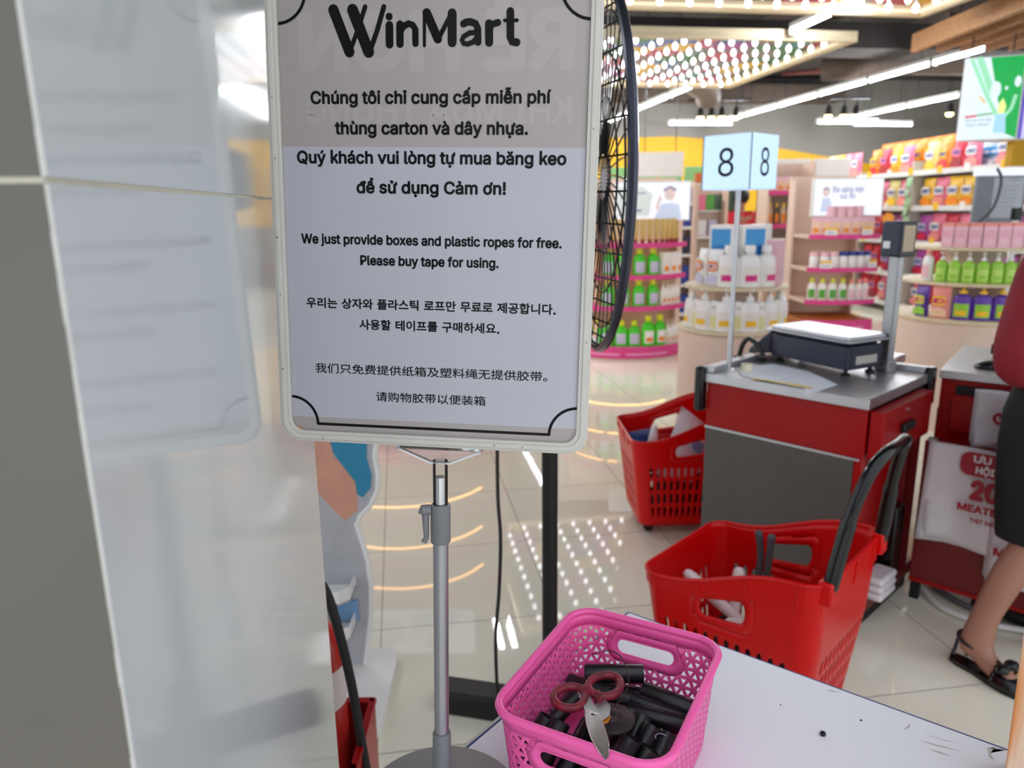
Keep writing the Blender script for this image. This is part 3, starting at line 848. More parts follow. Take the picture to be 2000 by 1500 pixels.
# small black nut-like bit on the table
nx_, ny_ = .416, .872
bit = thing('plastic_bit', 'tiny black nut shaped bit lying alone on the white table', 'plastic bit', (nx_, ny_, .7502), .5)
mb = MB(); ring_frame(mb, circle(0, 0, .0042, 6), circle(0, 0, .0018, 6), 0, .004, 0, Matrix.Rotation(PI / 2, 4, 'X') @ Matrix.Translation((0, 0, 0)) @ Matrix.Diagonal((1, -1, 1, 1)))
mb2 = MB(); mb2.v = [(x, y, abs(z)) for x, y, z in mb.v]; mb2.f = mb.f; mb2.m = mb.m
mb2.build('nut_ring', M_BLACKG, bit, bevel=.0004)
# peach wood grain post at the far right of the table
post = thing('wood_grain_post', 'peach wood grain post with an orange streak at the lower right edge', 'post', (.645, .762, .7502), TA)
mb = MB(); mb.add([(-.045, -.03, 0), (.05, -.03, 0), (.05, .03, 0), (-.045, .03, 0), (-.052, -.03, .42), (.05, -.03, .42), (.05, .03, .42), (-.052, .03, .42)],
                  [(0, 3, 2, 1), (4, 5, 6, 7), (0, 1, 5, 4), (2, 3, 7, 6), (1, 2, 6, 5), (3, 0, 4, 7)])
mb.build('shaft', M_PEACH, post, bevel=.002)
mb = MB(); mb.add([(-.046, -.031, 0), (-.056, -.031, .004), (-.054, -.031, .03), (-.047, -.031, .045)], [(0, 1, 2, 3)])
mb.build('film_flap', M_CLEAR, post, smooth=False, solid=.0006)

# ================================================================== PERFORATED WALLS ON A ROUNDED RECTANGLE
class Wall:
    """maps (s, h): s metres round the rim from the middle of the -Y side, h height, to a tapered rounded rectangle"""
    def __init__(w, L, W, r, H, taper, ztop=None, zflex=None):
        w.L, w.W, w.r, w.H, w.tp, w.zt, w.zf = L, W, r, H, taper, ztop, zflex
        a, b = L / 2, W / 2
        q = PI / 2 * r
        w.seg = [('l', (0, -b), (1, 0), a - r), ('c', (a - r, -b + r), -PI / 2, q), ('l', (a, -b + r), (0, 1), W - 2 * r), ('c', (a - r, b - r), 0, q),
                 ('l', (a - r, b), (-1, 0), L - 2 * r), ('c', (-a + r, b - r), PI / 2, q), ('l', (-a, b - r), (0, -1), W - 2 * r), ('c', (-a + r, -b + r), PI, q), ('l', (-a + r, -b), (1, 0), a - r)]
        w.P = sum(x[3] for x in w.seg)
    def mid(w, k):                                   # s at the middle of side k: 0 front(-y) 1 right(+x) 2 back 3 left
        return (0, w.P / 4, w.P / 2, w.P * 3 / 4)[k] if w.L == w.W else (0, w.L / 2 - w.r + PI / 2 * w.r + w.W / 2 - w.r, w.P / 2, w.P - (w.L / 2 - w.r + PI / 2 * w.r + w.W / 2 - w.r))[k]
    def xy(w, s):
        s = s % w.P
        for kind, p, d, ln in w.seg:
            if s <= ln + 1e-9:
                if kind == 'l': return (p[0] + d[0] * s, p[1] + d[1] * s)
                t = d + s / w.r
                return (p[0] + w.r * math.cos(t), p[1] + w.r * math.sin(t))
            s -= ln
        return (0, -w.W / 2)
    def at(w, s, h, out=0.0):
        x, y = w.xy(s)
        k = 1 - w.tp * (1 - h / w.H)
        z = h
        if w.zt and h > w.zf: z = w.zf + (h - w.zf) * (w.zt(x / w.L) - w.zf) / (w.H - w.zf)
        kx = k + 2 * out / w.L; ky = k + 2 * out / w.W
        return (x * kx, y * ky, z)
    def slot_ring(w, mb, s0, hc, A, B, a, b, mi=0, out=0.0, n=40, e=.5):
        """a solid oval plate of half size A x B around an oval hole a x b"""
        vs = []; fs = []
        def pill(t, p, q):
            r = min(p, q) * .95; cx, cy = p - r, q - r
            c, d = math.cos(t), math.sin(t)
            return (math.copysign(cx, c) * min(1, abs(c) * 6) + r * c, math.copysign(cy, d) * min(1, abs(d) * 6) + r * d)
        for i in range(n):
            t = 2 * PI * i / n
            for f in (0, .5, 1):
                o = pill(t, A, B); q = pill(t, a, b)
                vs.append(w.at(s0 + q[0] + (o[0] - q[0]) * f, hc + q[1] + (o[1] - q[1]) * f, out))
        for i in range(n):
            j = (i + 1) % n
            for f in (0, 1):
                fs.append((i * 3 + f, j * 3 + f, j * 3 + f + 1, i * 3 + f + 1))
        mb.add(vs, fs, mi)

# ------------------------------------------------------------------ pink basket
PB_X, PB_Y, PB_R = .1229, .8215, math.radians(-28.5)
pb = thing('pink_basket', 'small pink perforated plastic basket filled with black tubes on the white table', 'basket', (PB_X, PB_Y, .7505), PB_R)
W1 = Wall(.208, .260, .036, .130, .10)
mb = MB()
nc = 52; ds = W1.P / nc; h0, h1 = .012, .112; nr = 7; dh = (h1 - h0) / nr
slots = [(W1.mid(0), .090), (W1.mid(2), .090)]
def in_slot(s, h):
    for s0, hc in slots:
        d = (s - s0 + W1.P / 2) % W1.P - W1.P / 2
        if (abs(d) / .056) ** 4 + (abs(h - hc) / .0215) ** 4 < 1: return True
    return False
def tri(p):
    c = (sum(q[0] for q in p) / 3, sum(q[1] for q in p) / 3)
    if in_slot(*c): return
    k = .56
    inn = [(c[0] + (q[0] - c[0]) * k, c[1] + (q[1] - c[1]) * k) for q in p]
    m = []
    vs = [W1.at(*q) for q in p] + [W1.at(*q) for q in inn]
    mb.add(vs, [(0, 1, 4, 3), (1, 2, 5, 4), (2, 0, 3, 5)])
for j in range(nr):
    za, zb = h0 + dh * j, h0 + dh * (j + 1)
    o = ds / 2 * (j % 2)
    for i in range(nc):
        s = i * ds + o
        if j % 2 == 0:
            tri([(s, za), (s + ds, za), (s + ds / 2, zb)]); tri([(s + ds, za), (s + 1.5 * ds, zb), (s + ds / 2, zb)])
        else:
            tri([(s, za), (s + ds, za), (s + ds / 2, zb)]); tri([(s + ds, za), (s + 1.5 * ds, zb), (s + ds / 2, zb)])
NS = 132
for a, b in ((0, h0 + .0005), (h1 - .0005, .130)):
    for i in range(NS):
        s, t = i * W1.P / NS, (i + 1) * W1.P / NS
        mb.add([W1.at(s, a), W1.at(t, a), W1.at(t, b), W1.at(s, b)], [(0, 1, 2, 3)])
for s0, hc in slots:
    W1.slot_ring(mb, s0, hc, .060, .0245, .043, .0115)
me = mb
mb.build('perforated_wall', M_PINK, pb, solid=.0026, weld=True)
mb = MB(); mb.tube([W1.at(i * W1.P / 96, .130, .002) for i in range(96)], .0052, 10, closed=True)
mb.build('rim', M_PINK, pb)
mb = MB(); mb.prism([W1.at(i * W1.P / 96, 0)[:2] for i in range(96)], 0, .0028)
mb.build('bottom', M_PINK, pb)
for s0, hc in slots:
    mb = MB()
    loop = [W1.at(s0 + (.0435 * math.cos(t) if True else 0), hc) for t in (0,)]
    pts = []
    for i in range(40):
        t = 2 * PI * i / 40; c, d = math.cos(t), math.sin(t); r = .011
        pts.append(W1.at(s0 + math.copysign(.0435 - r, c) * min(1, abs(c) * 6) + r * c, hc + r * d + math.copysign(.0005, d)))
    mb.tube(pts, .0016, 8, closed=True)
    mb.build('slot_lip', M_PINK, pb)
PBM = Matrix.Translation((PB_X, PB_Y, .7505)) @ Matrix.Rotation(PB_R, 4, 'Z')
def pbw(x, y, z): return PBM @ Vector((x, y, z))

# black hollow tubes lying in it
def core(length, r):
    def b(nm):
        mb = MB()
        n = 22; L = length / 2
        prof = [(r * .82, -L * .98), (r * .82, -L), (r * .96, -L), (r, -L + .0012), (r, L - .0012), (r * .96, L), (r * .82, L), (r * .82, L * .98)]
        mb.lathe(prof, n, cap=False)
        mb.lathe([(r * .82, -L * .98), (r * .80, 0), (r * .82, L * .98)], n, cap=False)
        # turn the axis onto X
        mb.v = [(z, x, y) for x, y, z in mb.v]
        return mb.build(nm, M_TCORE)
    return b
TC = Kind(core(.092, .0115), 'black_tube', 'tube')
TC2 = Kind(core(.080, .0128), 'black_tube', 'tube')
TC3 = Kind(core(.120, .0115), 'black_tube', 'tube')
G = 'black tubes in the pink basket'
def put_core(K, x, y, z, yaw, tilt, lb):
    rot = (PBM.to_3x3() @ (Matrix.Rotation(math.radians(yaw), 3, 'Z') @ Matrix.Rotation(-math.radians(tilt), 3, 'Y'))).to_euler()
    return K.put(pbw(x, y, z), 0, lb, G, rot=rot)
def lay(K_, p, q, L, lb, steep=None):
    """a tube whose upper end is at p, pointing to q; steep tips its far end down by that many degrees"""
    p, q = Vector(p) + Vector((0, .0085, 0)), Vector(q) + Vector((0, .0085, 0))
    d = (q - p).normalized()
    if steep is not None:
        d.z = 0; d.normalize(); t = math.radians(steep); d = d * math.cos(t) + Vector((0, 0, -math.sin(t)))
    c = p + d * L / 2
    yaw = math.atan2(d.y, d.x); tilt = math.asin(max(-1, min(1, d.z)))
    rot = (PBM.to_3x3() @ (Matrix.Rotation(yaw, 3, 'Z') @ Matrix.Rotation(-tilt, 3, 'Y'))).to_euler()
    return K_.put(pbw(*c), 0, lb, G, rot=rot)
lay(TC2, (-.0671, .0533, .0745), (.0073, .0906, .0745), .084, 'black tube lying level across the far end of the pink basket')
lay(TC, (-.0880, .0503, .0575), (-.0384, .0497, .0575), .092, 'black tube behind the scissors pointing to the far left corner')
lay(TC, (-.066, .0481, .0560), (-.080, -.0214, .045), .092, 'dark tube lying along the left wall of the pink basket', 10)
lay(TC, (-.042, .070, .045), (-.007, .085, .045), .092, 'black tube directly under the level one at the far end', 6)
lay(TC2, (.0091, .0748, .0600), (.0717, .0734, .055), .084, 'black tube slanting into the far right corner of the basket')
lay(TC, (-.010, .052, .0580), (.0458, .0560, .047), .092, 'black tube slanting right just nearer than the far right corner one', 8)
lay(TC2, (.004, .0350, .0520), (.0768, .0450, .048), .080, 'thick black tube lying against the right wall with a glossy highlight')
lay(TC2, (-.0740, -.0487, .0680), (-.080, -.060, .05), .072, 'black tube end standing up at the near left corner of the basket', 52)
lay(TC2, (-.0540, -.0500, .0730), (-.058, -.064, .0595), .078, 'bluish black tube end second from the near left corner of the basket', 48)
lay(TC2, (.0157, .0124, .0725), (.0112, -.0377, .0545), .084, 'black tube right of the scissors pivot pointing towards the near wall', 26)
lay(TC2, (.0380, -.0456, .0800), (.0256, -.0642, .0595), .078, 'speckled dark tube standing in front of the others right of the blade', 52)
lay(TC2, (.0500, .0014, .0680), (.0432, -.0142, .0495), .078, 'dark tube right behind the speckled one', 46)
lay(TC2, (.0560, -.0390, .0600), (.0473, -.0526, .0495), .066, 'black tube lowest at the near right corner of the basket', 48)
lay(TC2, (.0680, .004, .0610), (.0620, -.0274, .0495), .078, 'black tube against the right wall with a pale curl of tape', 36)
lay(TC2, (.028, .0200, .0580), (.023, .0042, .0495), .070, 'small dark tube end between the tube by the pivot and the one right of it', 40)
lay(TC2, (-.0300, -.0100, .0520), (-.034, -.0511, .0395), .080, 'black tube in the shade left of the scissors blade', 22)
lay(TC, (-.0100, -.0300, .0420), (.004, -.075, .03), .080, 'black tube in the shade right under the scissors blade', 16)
lay(TC, (-.060, -.02, .020), (.02, -.03, .018), .092, 'black tube at the bottom of the pile under the scissors', 0)
lay(TC, (-.03, .03, .020), (.05, .02, .018), .092, 'black tube at the bottom of the pile under the far tubes', 0)
# tape curl
mb = MB(); mb.tube([pbw(.0665 + .008 * math.cos(t), -.008 + .009 * math.sin(t), .066 + .0015 * t) for t in [1.2 + .25 * i for i in range(12)]], .0007, 5)
tag(mb.build('tape_curl', mat('lilac_tape', (190, 170, 200), rough=.3)), 'thin lilac curl of tape on the tube by the right wall', 'tape')
# black round cap under the scissors
cap = thing('black_round_cap', 'flat round black cap with a hub under the scissors', 'cap', pbw(.006, -.022, .0835), 0)
mb = MB(); mb.lathe([(.027, 0), (.029, .001), (.029, .003), (.025, .0045), (.012, .0055), (.009, .011), (.006, .0118), (0.0, .012)], 28)
mb.build('disc', mat('worn_black_plastic', (52, 44, 46), rough=.4), cap)

# scissors with worn maroon handles
sc_o = thing('scissors', 'open scissors with worn maroon handles resting on the near rim of the pink basket', 'scissors', pbw(.0023, -.0735, .1215), PB_R)
D2 = Vector((.486, -.874)); N2 = Vector((.874, .486))
def sp(x, y, z=0.0):
    t = x * D2.x + y * D2.y
    return (x, y, z + (.20 if t > 0 else .06) * t)
def plate(pts, z0, z1):
    n = len(pts); vs = [sp(x, y, z0) for x, y in pts] + [sp(x, y, z1) for x, y in pts]
    mb = MB(); mb.add(vs, [tuple(range(n - 1, -1, -1)), tuple(n + i for i in range(n))] + [(i, (i + 1) % n, n + (i + 1) % n, n + i) for i in range(n)])
    return mb
def bl(t, w): q = D2 * t + N2 * w; return (q.x, q.y)
plate([bl(-.016, -.006), bl(-.004, -.010), bl(.02, -.0105), bl(.05, -.009), bl(.08, -.0035), bl(.094, .002), bl(.086, .0065), bl(.06, .0105), bl(.03, .0105), bl(.0, .009), bl(-.012, .006)][::-1] + [], 0, .0018).build('blade', M_CHROME, sc_o, bevel=.0004, label='steel blade')
plate([(.004, -.004), (.004, .006), (-.024, .043), (-.034, .045), (-.036, .037), (-.012, .004), (-.006, -.005)], .0001, .0019).build('blade_tang', M_STEEL, sc_o, bevel=.0003)
plate([(.012, .000), (.016, .012), (.010, .030), (-.004, .044), (-.009, .038), (-.006, .018), (.0, .002)], -.0022, -.0003).build('blade', M_STEEL, sc_o, bevel=.0004)
mb = MB(); mb.lathe([(.0036, .0), (.0036, .0030), (.0026, .0038), (0, .0039)], 14)
mb.build('pivot_screw', M_CHROME, sc_o)
def loop(cx, cy, ang, ra, rb, z):
    pts = []
    for i in range(28):
        t = 2 * PI * i / 28
        x, y = ra * math.cos(t), rb * math.sin(t) * (1 - .12 * math.cos(t))
        pts.append(sp(cx + x * math.cos(ang) - y * math.sin(ang), cy + x * math.sin(ang) + y * math.cos(ang), z + .002 * math.sin(t)))
    return pts
mb = MB(); mb.tube(loop(-.0100, .0640, math.radians(78), .0245, .0180, .002), .0052, 10, closed=True)
mb.tube([sp(-.0125, .043, .0015), sp(-.009, .037, .001), sp(-.003, .030, .0)], [.0058, .0056, .004], 10)
mb.build('handle', M_MAROONP, sc_o)
mb = MB(); mb.tube(loop(-.0390, .0210, math.radians(86), .0225, .0178, .002), .0052, 10, closed=True)
mb.tube([sp(-.033, .043, .002), sp(-.027, .044, .002), sp(-.020, .037, .001)], [.0058, .0058, .0045], 10)
mb.build('handle', M_MAROONP, sc_o)
plate([(.004, .008), (.010, .020), (.016, .016), (.017, .004), (.012, -.004), (.007, -.002)], -.006, -.004).build('orange_tab', mat('amber_plastic', (206, 130, 40), rough=.3), sc_o, bevel=.0003)
# ball chain
mb = MB()
cp = [(-.0588, .0739, .0995), (-.0348, .0783, .1095), (-.014, .0718, .1065), (.0051, .0411, .0995), (.0079, .0154, .092), (-.0006, -.0142, .094), (-.012, -.030, .105), (-.012, -.012, .112), (-.006, .006, .108)]
def cr(P, n):
    out = []
    for i in range(len(P) - 1):
        a, b, c, d = (Vector(P[max(0, i - 1)]), Vector(P[i]), Vector(P[i + 1]), Vector(P[min(len(P) - 1, i + 2)]))
        for k in range(n):
            t = k / n
            out.append(.5 * ((2 * b) + (c - a) * t + (2 * a - 5 * b + 4 * c - d) * t * t + (3 * b - a - 3 * c + d) * t ** 3))
    out.append(Vector(P[-1])); return out
for q in cr(cp, 11):
    mb.sphere(pbw(*q), .0011, 6, 4)
tag(mb.build('ball_chain', mat('dull_chain', (90, 84, 80), rough=.35, metal=.9)), 'thin beaded chain looped from the scissors over the tubes', 'chain')

# ================================================================== FAN
FP = Vector((.098, 1.88, 0))
fan = thing('pedestal_fan', 'black pedestal fan seen edge on with a wire cage behind the notice', 'fan', FP, 0)
mb = MB(); mb.tube([(0, 0, .05), (0, 0, 1.46)], .0215, 18)
mb.build('post', M_BLACKM, fan)
mb = MB(); mb.box(-.34, .34, -.045, .045, 0, .075, 0, Matrix.Rotation(math.radians(-14), 4, 'Z')); mb.box(-.045, .045, -.28, .28, 0, .07, 0, Matrix.Rotation(math.radians(-14), 4, 'Z'))
mb.build('foot', M_BLACKM, fan, bevel=.012)
FC = Vector((-.034, 0, 1.525)); FA = math.radians(3)
FM = Matrix.Translation(FC) @ Matrix.Rotation(FA, 4, 'Z') @ Matrix.Rotation(PI / 2, 4, 'Y')     # local z = blowing direction (+x)
mb = MB(); mb.lathe([(.0, -.25), (.06, -.245), (.075, -.2), (.075, -.10), (.05, -.08), (0, -.08)], 20, M=FM)
mb.build('motor', M_BLACKM, fan)
RG = .418
mb = MB()
mb.tube([FM @ Vector((RG * math.cos(t), RG * math.sin(t), .15)) for t in [2 * PI * i / 72 for i in range(72)]], .011, 8, closed=True)
mb.build('cage_rim', M_RIM, fan)
def cage(mb, z0, z1, n, bow):
    for i in range(n):
        t = 2 * PI * i / n + .02 * math.sin(i * 7)
        pts = []
        for k in range(9):
            u = k / 8
            r = .055 + (RG - .055) * u
            z = z0 + (z1 - z0) * (u ** 3.2)
            tw = t + bow * (1 - u)
            pts.append(FM @ Vector((r * math.cos(tw), r * math.sin(tw), z)))
        mb.tube(pts, .0021, 5, cap=False)
    for u in (.35, .62, .86):
        r = .055 + (RG - .055) * u; z = z0 + (z1 - z0) * (u ** 3.2)
        mb.tube([FM @ Vector((r * math.cos(2 * PI * i / 48), r * math.sin(2 * PI * i / 48), z)) for i in range(48)], .0028, 5, closed=True)
mb = MB(); cage(mb, -.085, .145, 38, .12)
mb.build('rear_cage', M_BLACKG, fan)
mb = MB(); cage(mb, .166, .155, 38, -.12)
mb.build('front_cage', M_BLACKG, fan)
mb = MB(); mb.lathe([(.055, .168), (.055, .176), (.03, .18), (0, .182)], 20, M=FM)
mb.build('centre_badge', M_BLACKG, fan)
for k in range(3):
    mb = MB()
    vs = []; fs = []
    for i in range(9):
        for j in range(7):
            r = .05 + .33 * i / 8; w = (.25 + .35 * math.sin(PI * (i / 8) * .9 + .3))
            t = 2 * PI * k / 3 + w * (j / 6 - .5) * 1.5
            vs.append(FM @ Vector((r * math.cos(t), r * math.sin(t), -.02 + .05 * (j / 6 - .5) * (1 - .3 * i / 8))))
    for i in range(8):
        for j in range(6):
            fs.append((i * 7 + j, i * 7 + j + 1, i * 7 + 8 + j, i * 7 + 7 + j))
    mb.add(vs, fs); mb.build('blade', M_DGREYP, fan, solid=.003)
mb = MB(); mb.lathe([(.06, -.075), (.06, .02), (0, .025)], 18, M=FM); mb.build('hub', M_BLACKM, fan)
mb = MB()
cpts = cr([(-.135, -.05, 1.15), (-.138, -.05, .9), (-.139, -.05, .72), (-.134, -.05, .6), (-.140, -.05, .45), (-.152, -.05, .3), (-.150, -.05, .12), (-.146, -.04, .075)], 6)
mb.tube([(.0, 0, 1.42), (-.06, -.03, 1.34)] + cpts, .0052, 8)
mb.build('power_cord', M_BLACKG, fan)

# ================================================================== FIRE EXTINGUISHER IN A RED STAND BEHIND THE PILLAR
ex = thing('fire_extinguisher', 'red fire extinguisher mostly hidden by the pillar with its black hose curving down', 'fire extinguisher', (-.425, 1.40, .03), 0)
mb = MB(); mb.lathe([(.055, 0), (.06, .01), (.06, .50), (.055, .54), (.035, .58), (.02, .60), (.02, .63)], 28)
bd_ = mb.build('cylinder', M_TRED, ex)
mb = MB(); mb.lathe([(.0605, .40), (.0605, .49)], 28, cap=False); mb.build('label_band', mat('pale_label', (224, 214, 210), rough=.5), bd_)
mb = MB(); mb.box(-.02, .02, -.012, .012, .63, .66); mb.box(-.09, .01, -.006, .006, .66, .672); mb.box(-.08, .01, -.006, .006, .635, .645)
mb.build('valve_handle', M_BLACK, ex, bevel=.002)
mb = MB(); mb.tube(cr([(.0, -.01, .65), (.018, -.03, .70), (.043, -.04, .682), (.064, -.05, .615), (.085, -.05, .48), (.098, -.05, .34), (.106, -.05, .255)], 8), .0098, 12)
mb.build('hose', M_BLACKM, ex)
mb = MB(); mb.tube([(.105, -.05, .262), (.107, -.05, .228)], .0108, 12); mb.build('hose_ferrule', M_ALU, ex)
mb = MB(); mb.tube([(.107, -.05, .230), (.112, -.05, .19), (.118, -.05, .12)], [.014, .016, .026], 14); mb.build('nozzle', M_BLACK, ex)
st = thing('extinguisher_stand', 'open red metal box holding the fire extinguisher behind the pillar', 'stand', (-.425, 1.40, 0), 0)
mb = MB()
for a in ((-.1, -.096, -.1, .1), (.096, .1, -.1, .1), (-.1, .1, .096, .1)):
    mb.box(*a, .0, .36)
mb.box(-.1, .1, -.1, -.096, 0, .22); mb.box(-.1, .1, -.1, .1, 0, .028)
mb.build('box_shell', M_RED, st, bevel=.0015)
mb = MB(); mb.box(.088, .104, -.1, .1, .352, .36); mb.box(-.1, .1, .088, .104, .352, .36)
mb.build('folded_lip', M_RED, st, bevel=.001)

# ================================================================== CUT-OUT DISPLAY STAND
ds_ = thing('display_stand', 'white curved display stand with trays and a printed arm in a blue sleeve', 'display stand', (-.62, 2.12, 0), 0)
OX = -.62
out = [(-.25, .04), (.138, .04), (.150, .12), (.165, .22), (.170, .31), (.165, .40), (.150, .47), (.138, .52), (.150, .548), (.185, .585), (.207, .63), (.212, .68), (.205, .74), (.214, .80), (.205, .95), (.17, 1.05), (.1, 1.12), (-.25, 1.12)]
mb = MB(); mb.prism(out, -.012, .012, 0, Matrix.Rotation(PI / 2, 4, 'X'))
bo = mb.build('back_board', mat('pale_grey_board', (178, 179, 184), rough=.45), ds_, bevel=.003)
mb = MB(); mb.tube([(x, -.004, z) for x, z in out[1:-1]], .010, 8)
mb.build('edge_trim', M_WHITEP, bo)
mb = MB()
mb.flat([(-.1, 1.05), (.03, 1.05), (.072, .82), (.086, .74), (.138, .69), (.150, .66), (.148, .57), (.108, .535), (.09, .55), (.02, .64), (-.1, .76)], -.0125, 0)
mb.build('printed_arm', mat('printed_skin', (206, 150, 128), rough=.5), bo, smooth=False)
mb = MB(); mb.flat([(.03, 1.05), (.16, 1.02), (.188, .80), (.184, .735), (.196, .68), (.19, .64), (.165, .61), (.148, .62), (.145, .66), (.118, .70), (.086, .75), (.066, .84)], -.0132, 0)
mb.build('printed_sleeve', mat('printed_blue_cloth', (44, 132, 168), rough=.5), bo, smooth=False)
for z, x1 in ((.315, .128), (.185, .120)):
    mb = MB()
    P = [(-.22, -.012), (x1, -.012), (x1, -.10), (x1 - .03, -.13), (-.22, -.13)]
    mb.prism(P, z, z + .008)
    n = len(P)
    for i in range(1, 4):
        a, b = Vector(P[i]), Vector(P[i + 1])
        d = (b - a).normalized(); nn = Vector((-d.y, d.x)) * -.004
        mb.add([(a.x, a.y, z), (b.x, b.y, z), (b.x, b.y, z + .045), (a.x, a.y, z + .045), (a.x + nn.x, a.y + nn.y, z), (b.x + nn.x, b.y + nn.y, z), (b.x + nn.x, b.y + nn.y, z + .045), (a.x + nn.x, a.y + nn.y, z + .045)],
               [(0, 1, 2, 3), (5, 4, 7, 6), (3, 2, 6, 7), (0, 4, 5, 1), (0, 3, 7, 4), (1, 5, 6, 2)])
    mb.build('tray', M_WHITEP, ds_, bevel=.0015)
mb = MB(); mb.prism(rrect(-.25, .235, -.33, .10, .05), 0, .03)
mb.build('base_plate', M_WHITEP, ds_, bevel=.003)
mb = MB(); mb.box(.06, .13, -.02, -.013, .20, .27)
tag(None or mb.build('blue_card', mat('blue_card', (120, 160, 200), rough=.5), bo), None, None)

# ================================================================== RED TROLLEY BASKETS
def trolley(name, label, loc, rz, handle=True):
    t = thing(name, label, 'basket', loc, rz)
    L, W, H = .50, .45, .40
    ZB = .055
    def zt(u):                                       # u -0.5..0.5 along the long axis
        return (.405 + .112 * (u + .5)) - .017 * math.sin(2 * PI * (u + .5))
    w = Wall(L, W, .055, H, .20, zt, .295)
    P = w.P
    sl = [(w.mid(0), .342), (w.mid(2), .342)]
    mb = MB()
    # columns: narrow slots between ribs
    cols = []
    nC = 56; pitch = P / nC
    corner = lambda s: min(abs(((s - c + P / 2) % P) - P / 2) for c in [w.L / 2 - w.r + PI / 4 * w.r, w.L / 2 - w.r + PI / 2 * w.r + (W - 2 * w.r) + PI / 4 * w.r, P - (w.L / 2 - w.r + PI / 4 * w.r), P - (w.L / 2 - w.r + PI / 2 * w.r + (W - 2 * w.r) + PI / 4 * w.r)]) < .055
    rowsH = [(.045, .095), (.11, .16), (.175, .225), (.24, .285)]
    hs = [0, .02, .045, .095, .11, .16, .175, .225, .24, .285, .295]
    hi = [.295 + (H - .295) * k / 8 for k in range(9)]
    hs = hs + hi[1:]
    for i in range(nC):
        s0 = i * pitch
        g = [s0, s0 + pitch * .26, s0 + pitch * .5, s0 + pitch * .74, s0 + pitch]
        c = s0 + pitch / 2
        open_ = not corner(c)
        for j in range(len(hs) - 1):
            a, b = hs[j], hs[j + 1]
            for k in range(4):
                cs = (g[k] + g[k + 1]) / 2; ch = (a + b) / 2
                if open_ and k in (1, 2) and any(abs(a - r0) < 1e-6 for r0, r1 in rowsH):
                    continue
                skip = False
                for sc_, hc in sl:
                    d = (cs - sc_ + P / 2) % P - P / 2
                    if (abs(d) / .088) ** 4 + (abs(ch - hc) / .031) ** 4 < 1: skip = True
                if skip: continue
                mb.add([w.at(g[k], a), w.at(g[k + 1], a), w.at(g[k + 1], b), w.at(g[k], b)], [(0, 1, 2, 3)])
        # rounded slot tops
        if open_:
            for r0, r1 in rowsH:
                m0, m1, mc = g[1], g[3], g[2]
                mb.add([w.at(m0, r1), w.at(m0, r1 - .012), w.at(m0 + (mc - m0) * .4, r1 - .003), w.at(mc, r1)], [(0, 1, 2, 3)])
                mb.add([w.at(m1, r1), w.at(mc, r1), w.at(m1 - (m1 - mc) * .4, r1 - .003), w.at(m1, r1 - .012)], [(0, 1, 2, 3)])
    for sc_, hc in sl:
        w.slot_ring(mb, sc_, hc, .092, .0350, .066, .0185)
    mb.v = [(x, y, z + ZB) for x, y, z in mb.v]
    mb.build('slotted_body', M_BASKET, t, solid=.004, weld=True)
    mb = MB()
    N = 120
    up = lambda p: (p[0], p[1], p[2] + ZB)
    for i in range(N):
        s, e = i * P / N, (i + 1) * P / N
        vs = [up(w.at(s, H, .004)), up(w.at(e, H, .004)), up(w.at(e, H - .034, .0055)), up(w.at(s, H - .034, .0055)), up(w.at(s, H - .034, 0)), up(w.at(e, H - .034, 0))]
        mb.add(vs, [(0, 1, 2, 3), (3, 2, 5, 4)])
    mb.tube([up(w.at(i * P / N, H + .0, .002)) for i in range(N)], .0055, 8, closed=True)
    for i in range(14):
        s = (i + .5) * P / 14
        q0, q1 = up(w.at(s, H - .004, .0062)), up(w.at(s, H - .034, .0068))
        mb.tube([q0, q1], .0022, 6)
    mb.build('rim', M_BASKET, t)
    mb = MB(); pts = [w.at(i * P / 96, 0)[:2] for i in range(96)]
    mb.prism(pts, ZB, ZB + .006)
    mb.build('bottom', M_BASKET, t)
    for sx in (-1, 1):
        for sy in (-1, 1):
            mb = MB(); T = Matrix.Translation((sx * .15, sy * .11, .024)) @ Matrix.Rotation(PI / 2, 4, 'X')
            mb.lathe([(.014, -.012), (.024, -.010), (.024, .010), (.014, .012)], 16, M=T)
            mb.box(sx * .15 - .012, sx * .15 + .012, sy * .11 - .017, sy * .11 + .017, .036, ZB)
            mb.build('wheel', M_BLACK, t)
    if handle:
        zr = zt(.5) + ZB
        mb = MB()
        hp = [(.250, .185, -.035), (.258, .182, .02), (.266, .170, .09), (.276, .155, .17), (.286, .142, .225), (.302, .118, .285), (.316, .07, .315)]
        pts = cr([(x, -y, zr + z) for x, y, z in hp] + [(.320, 0, zr + .318)] + [(x, y, zr + z) for x, y, z in hp[::-1]], 5)
        rad = []
        m = len(pts)
        for i in range(m):
            u = min(i, m - 1 - i) / (m / 2)
            rad.append(.0185 if .08 < u < .42 else .0155 if u >= .42 else .013)
        mb.tube(pts, rad, 14)
        mb.build('pull_handle', M_BLACKG, t)
        for s_ in (-1, 1):
            mb = MB(); mb.box(.232, .268, s_ * .185 - .022, s_ * .185 + .022, zr - .05, zr + .012)
            mb.build('handle_mount', M_BASKET, t, bevel=.006)
    return t
B2 = (.690, 1.915, 0); B2R = math.radians(-43)
trolley('trolley_basket', 'red trolley basket with a tall black pull handle in front of the checkout counter', B2, B2R)
B1 = (.765, 3.30, 0); B1R = math.radians(2)
trolley('trolley_basket', 'red trolley basket holding a white bag, left of the checkout counter', B1, B1R, handle=False)

BM = Matrix.Translation(B2) @ Matrix.Rotation(B2R, 4, 'Z')
def bw(x, y, z): return BM @ Vector((x, y, z))
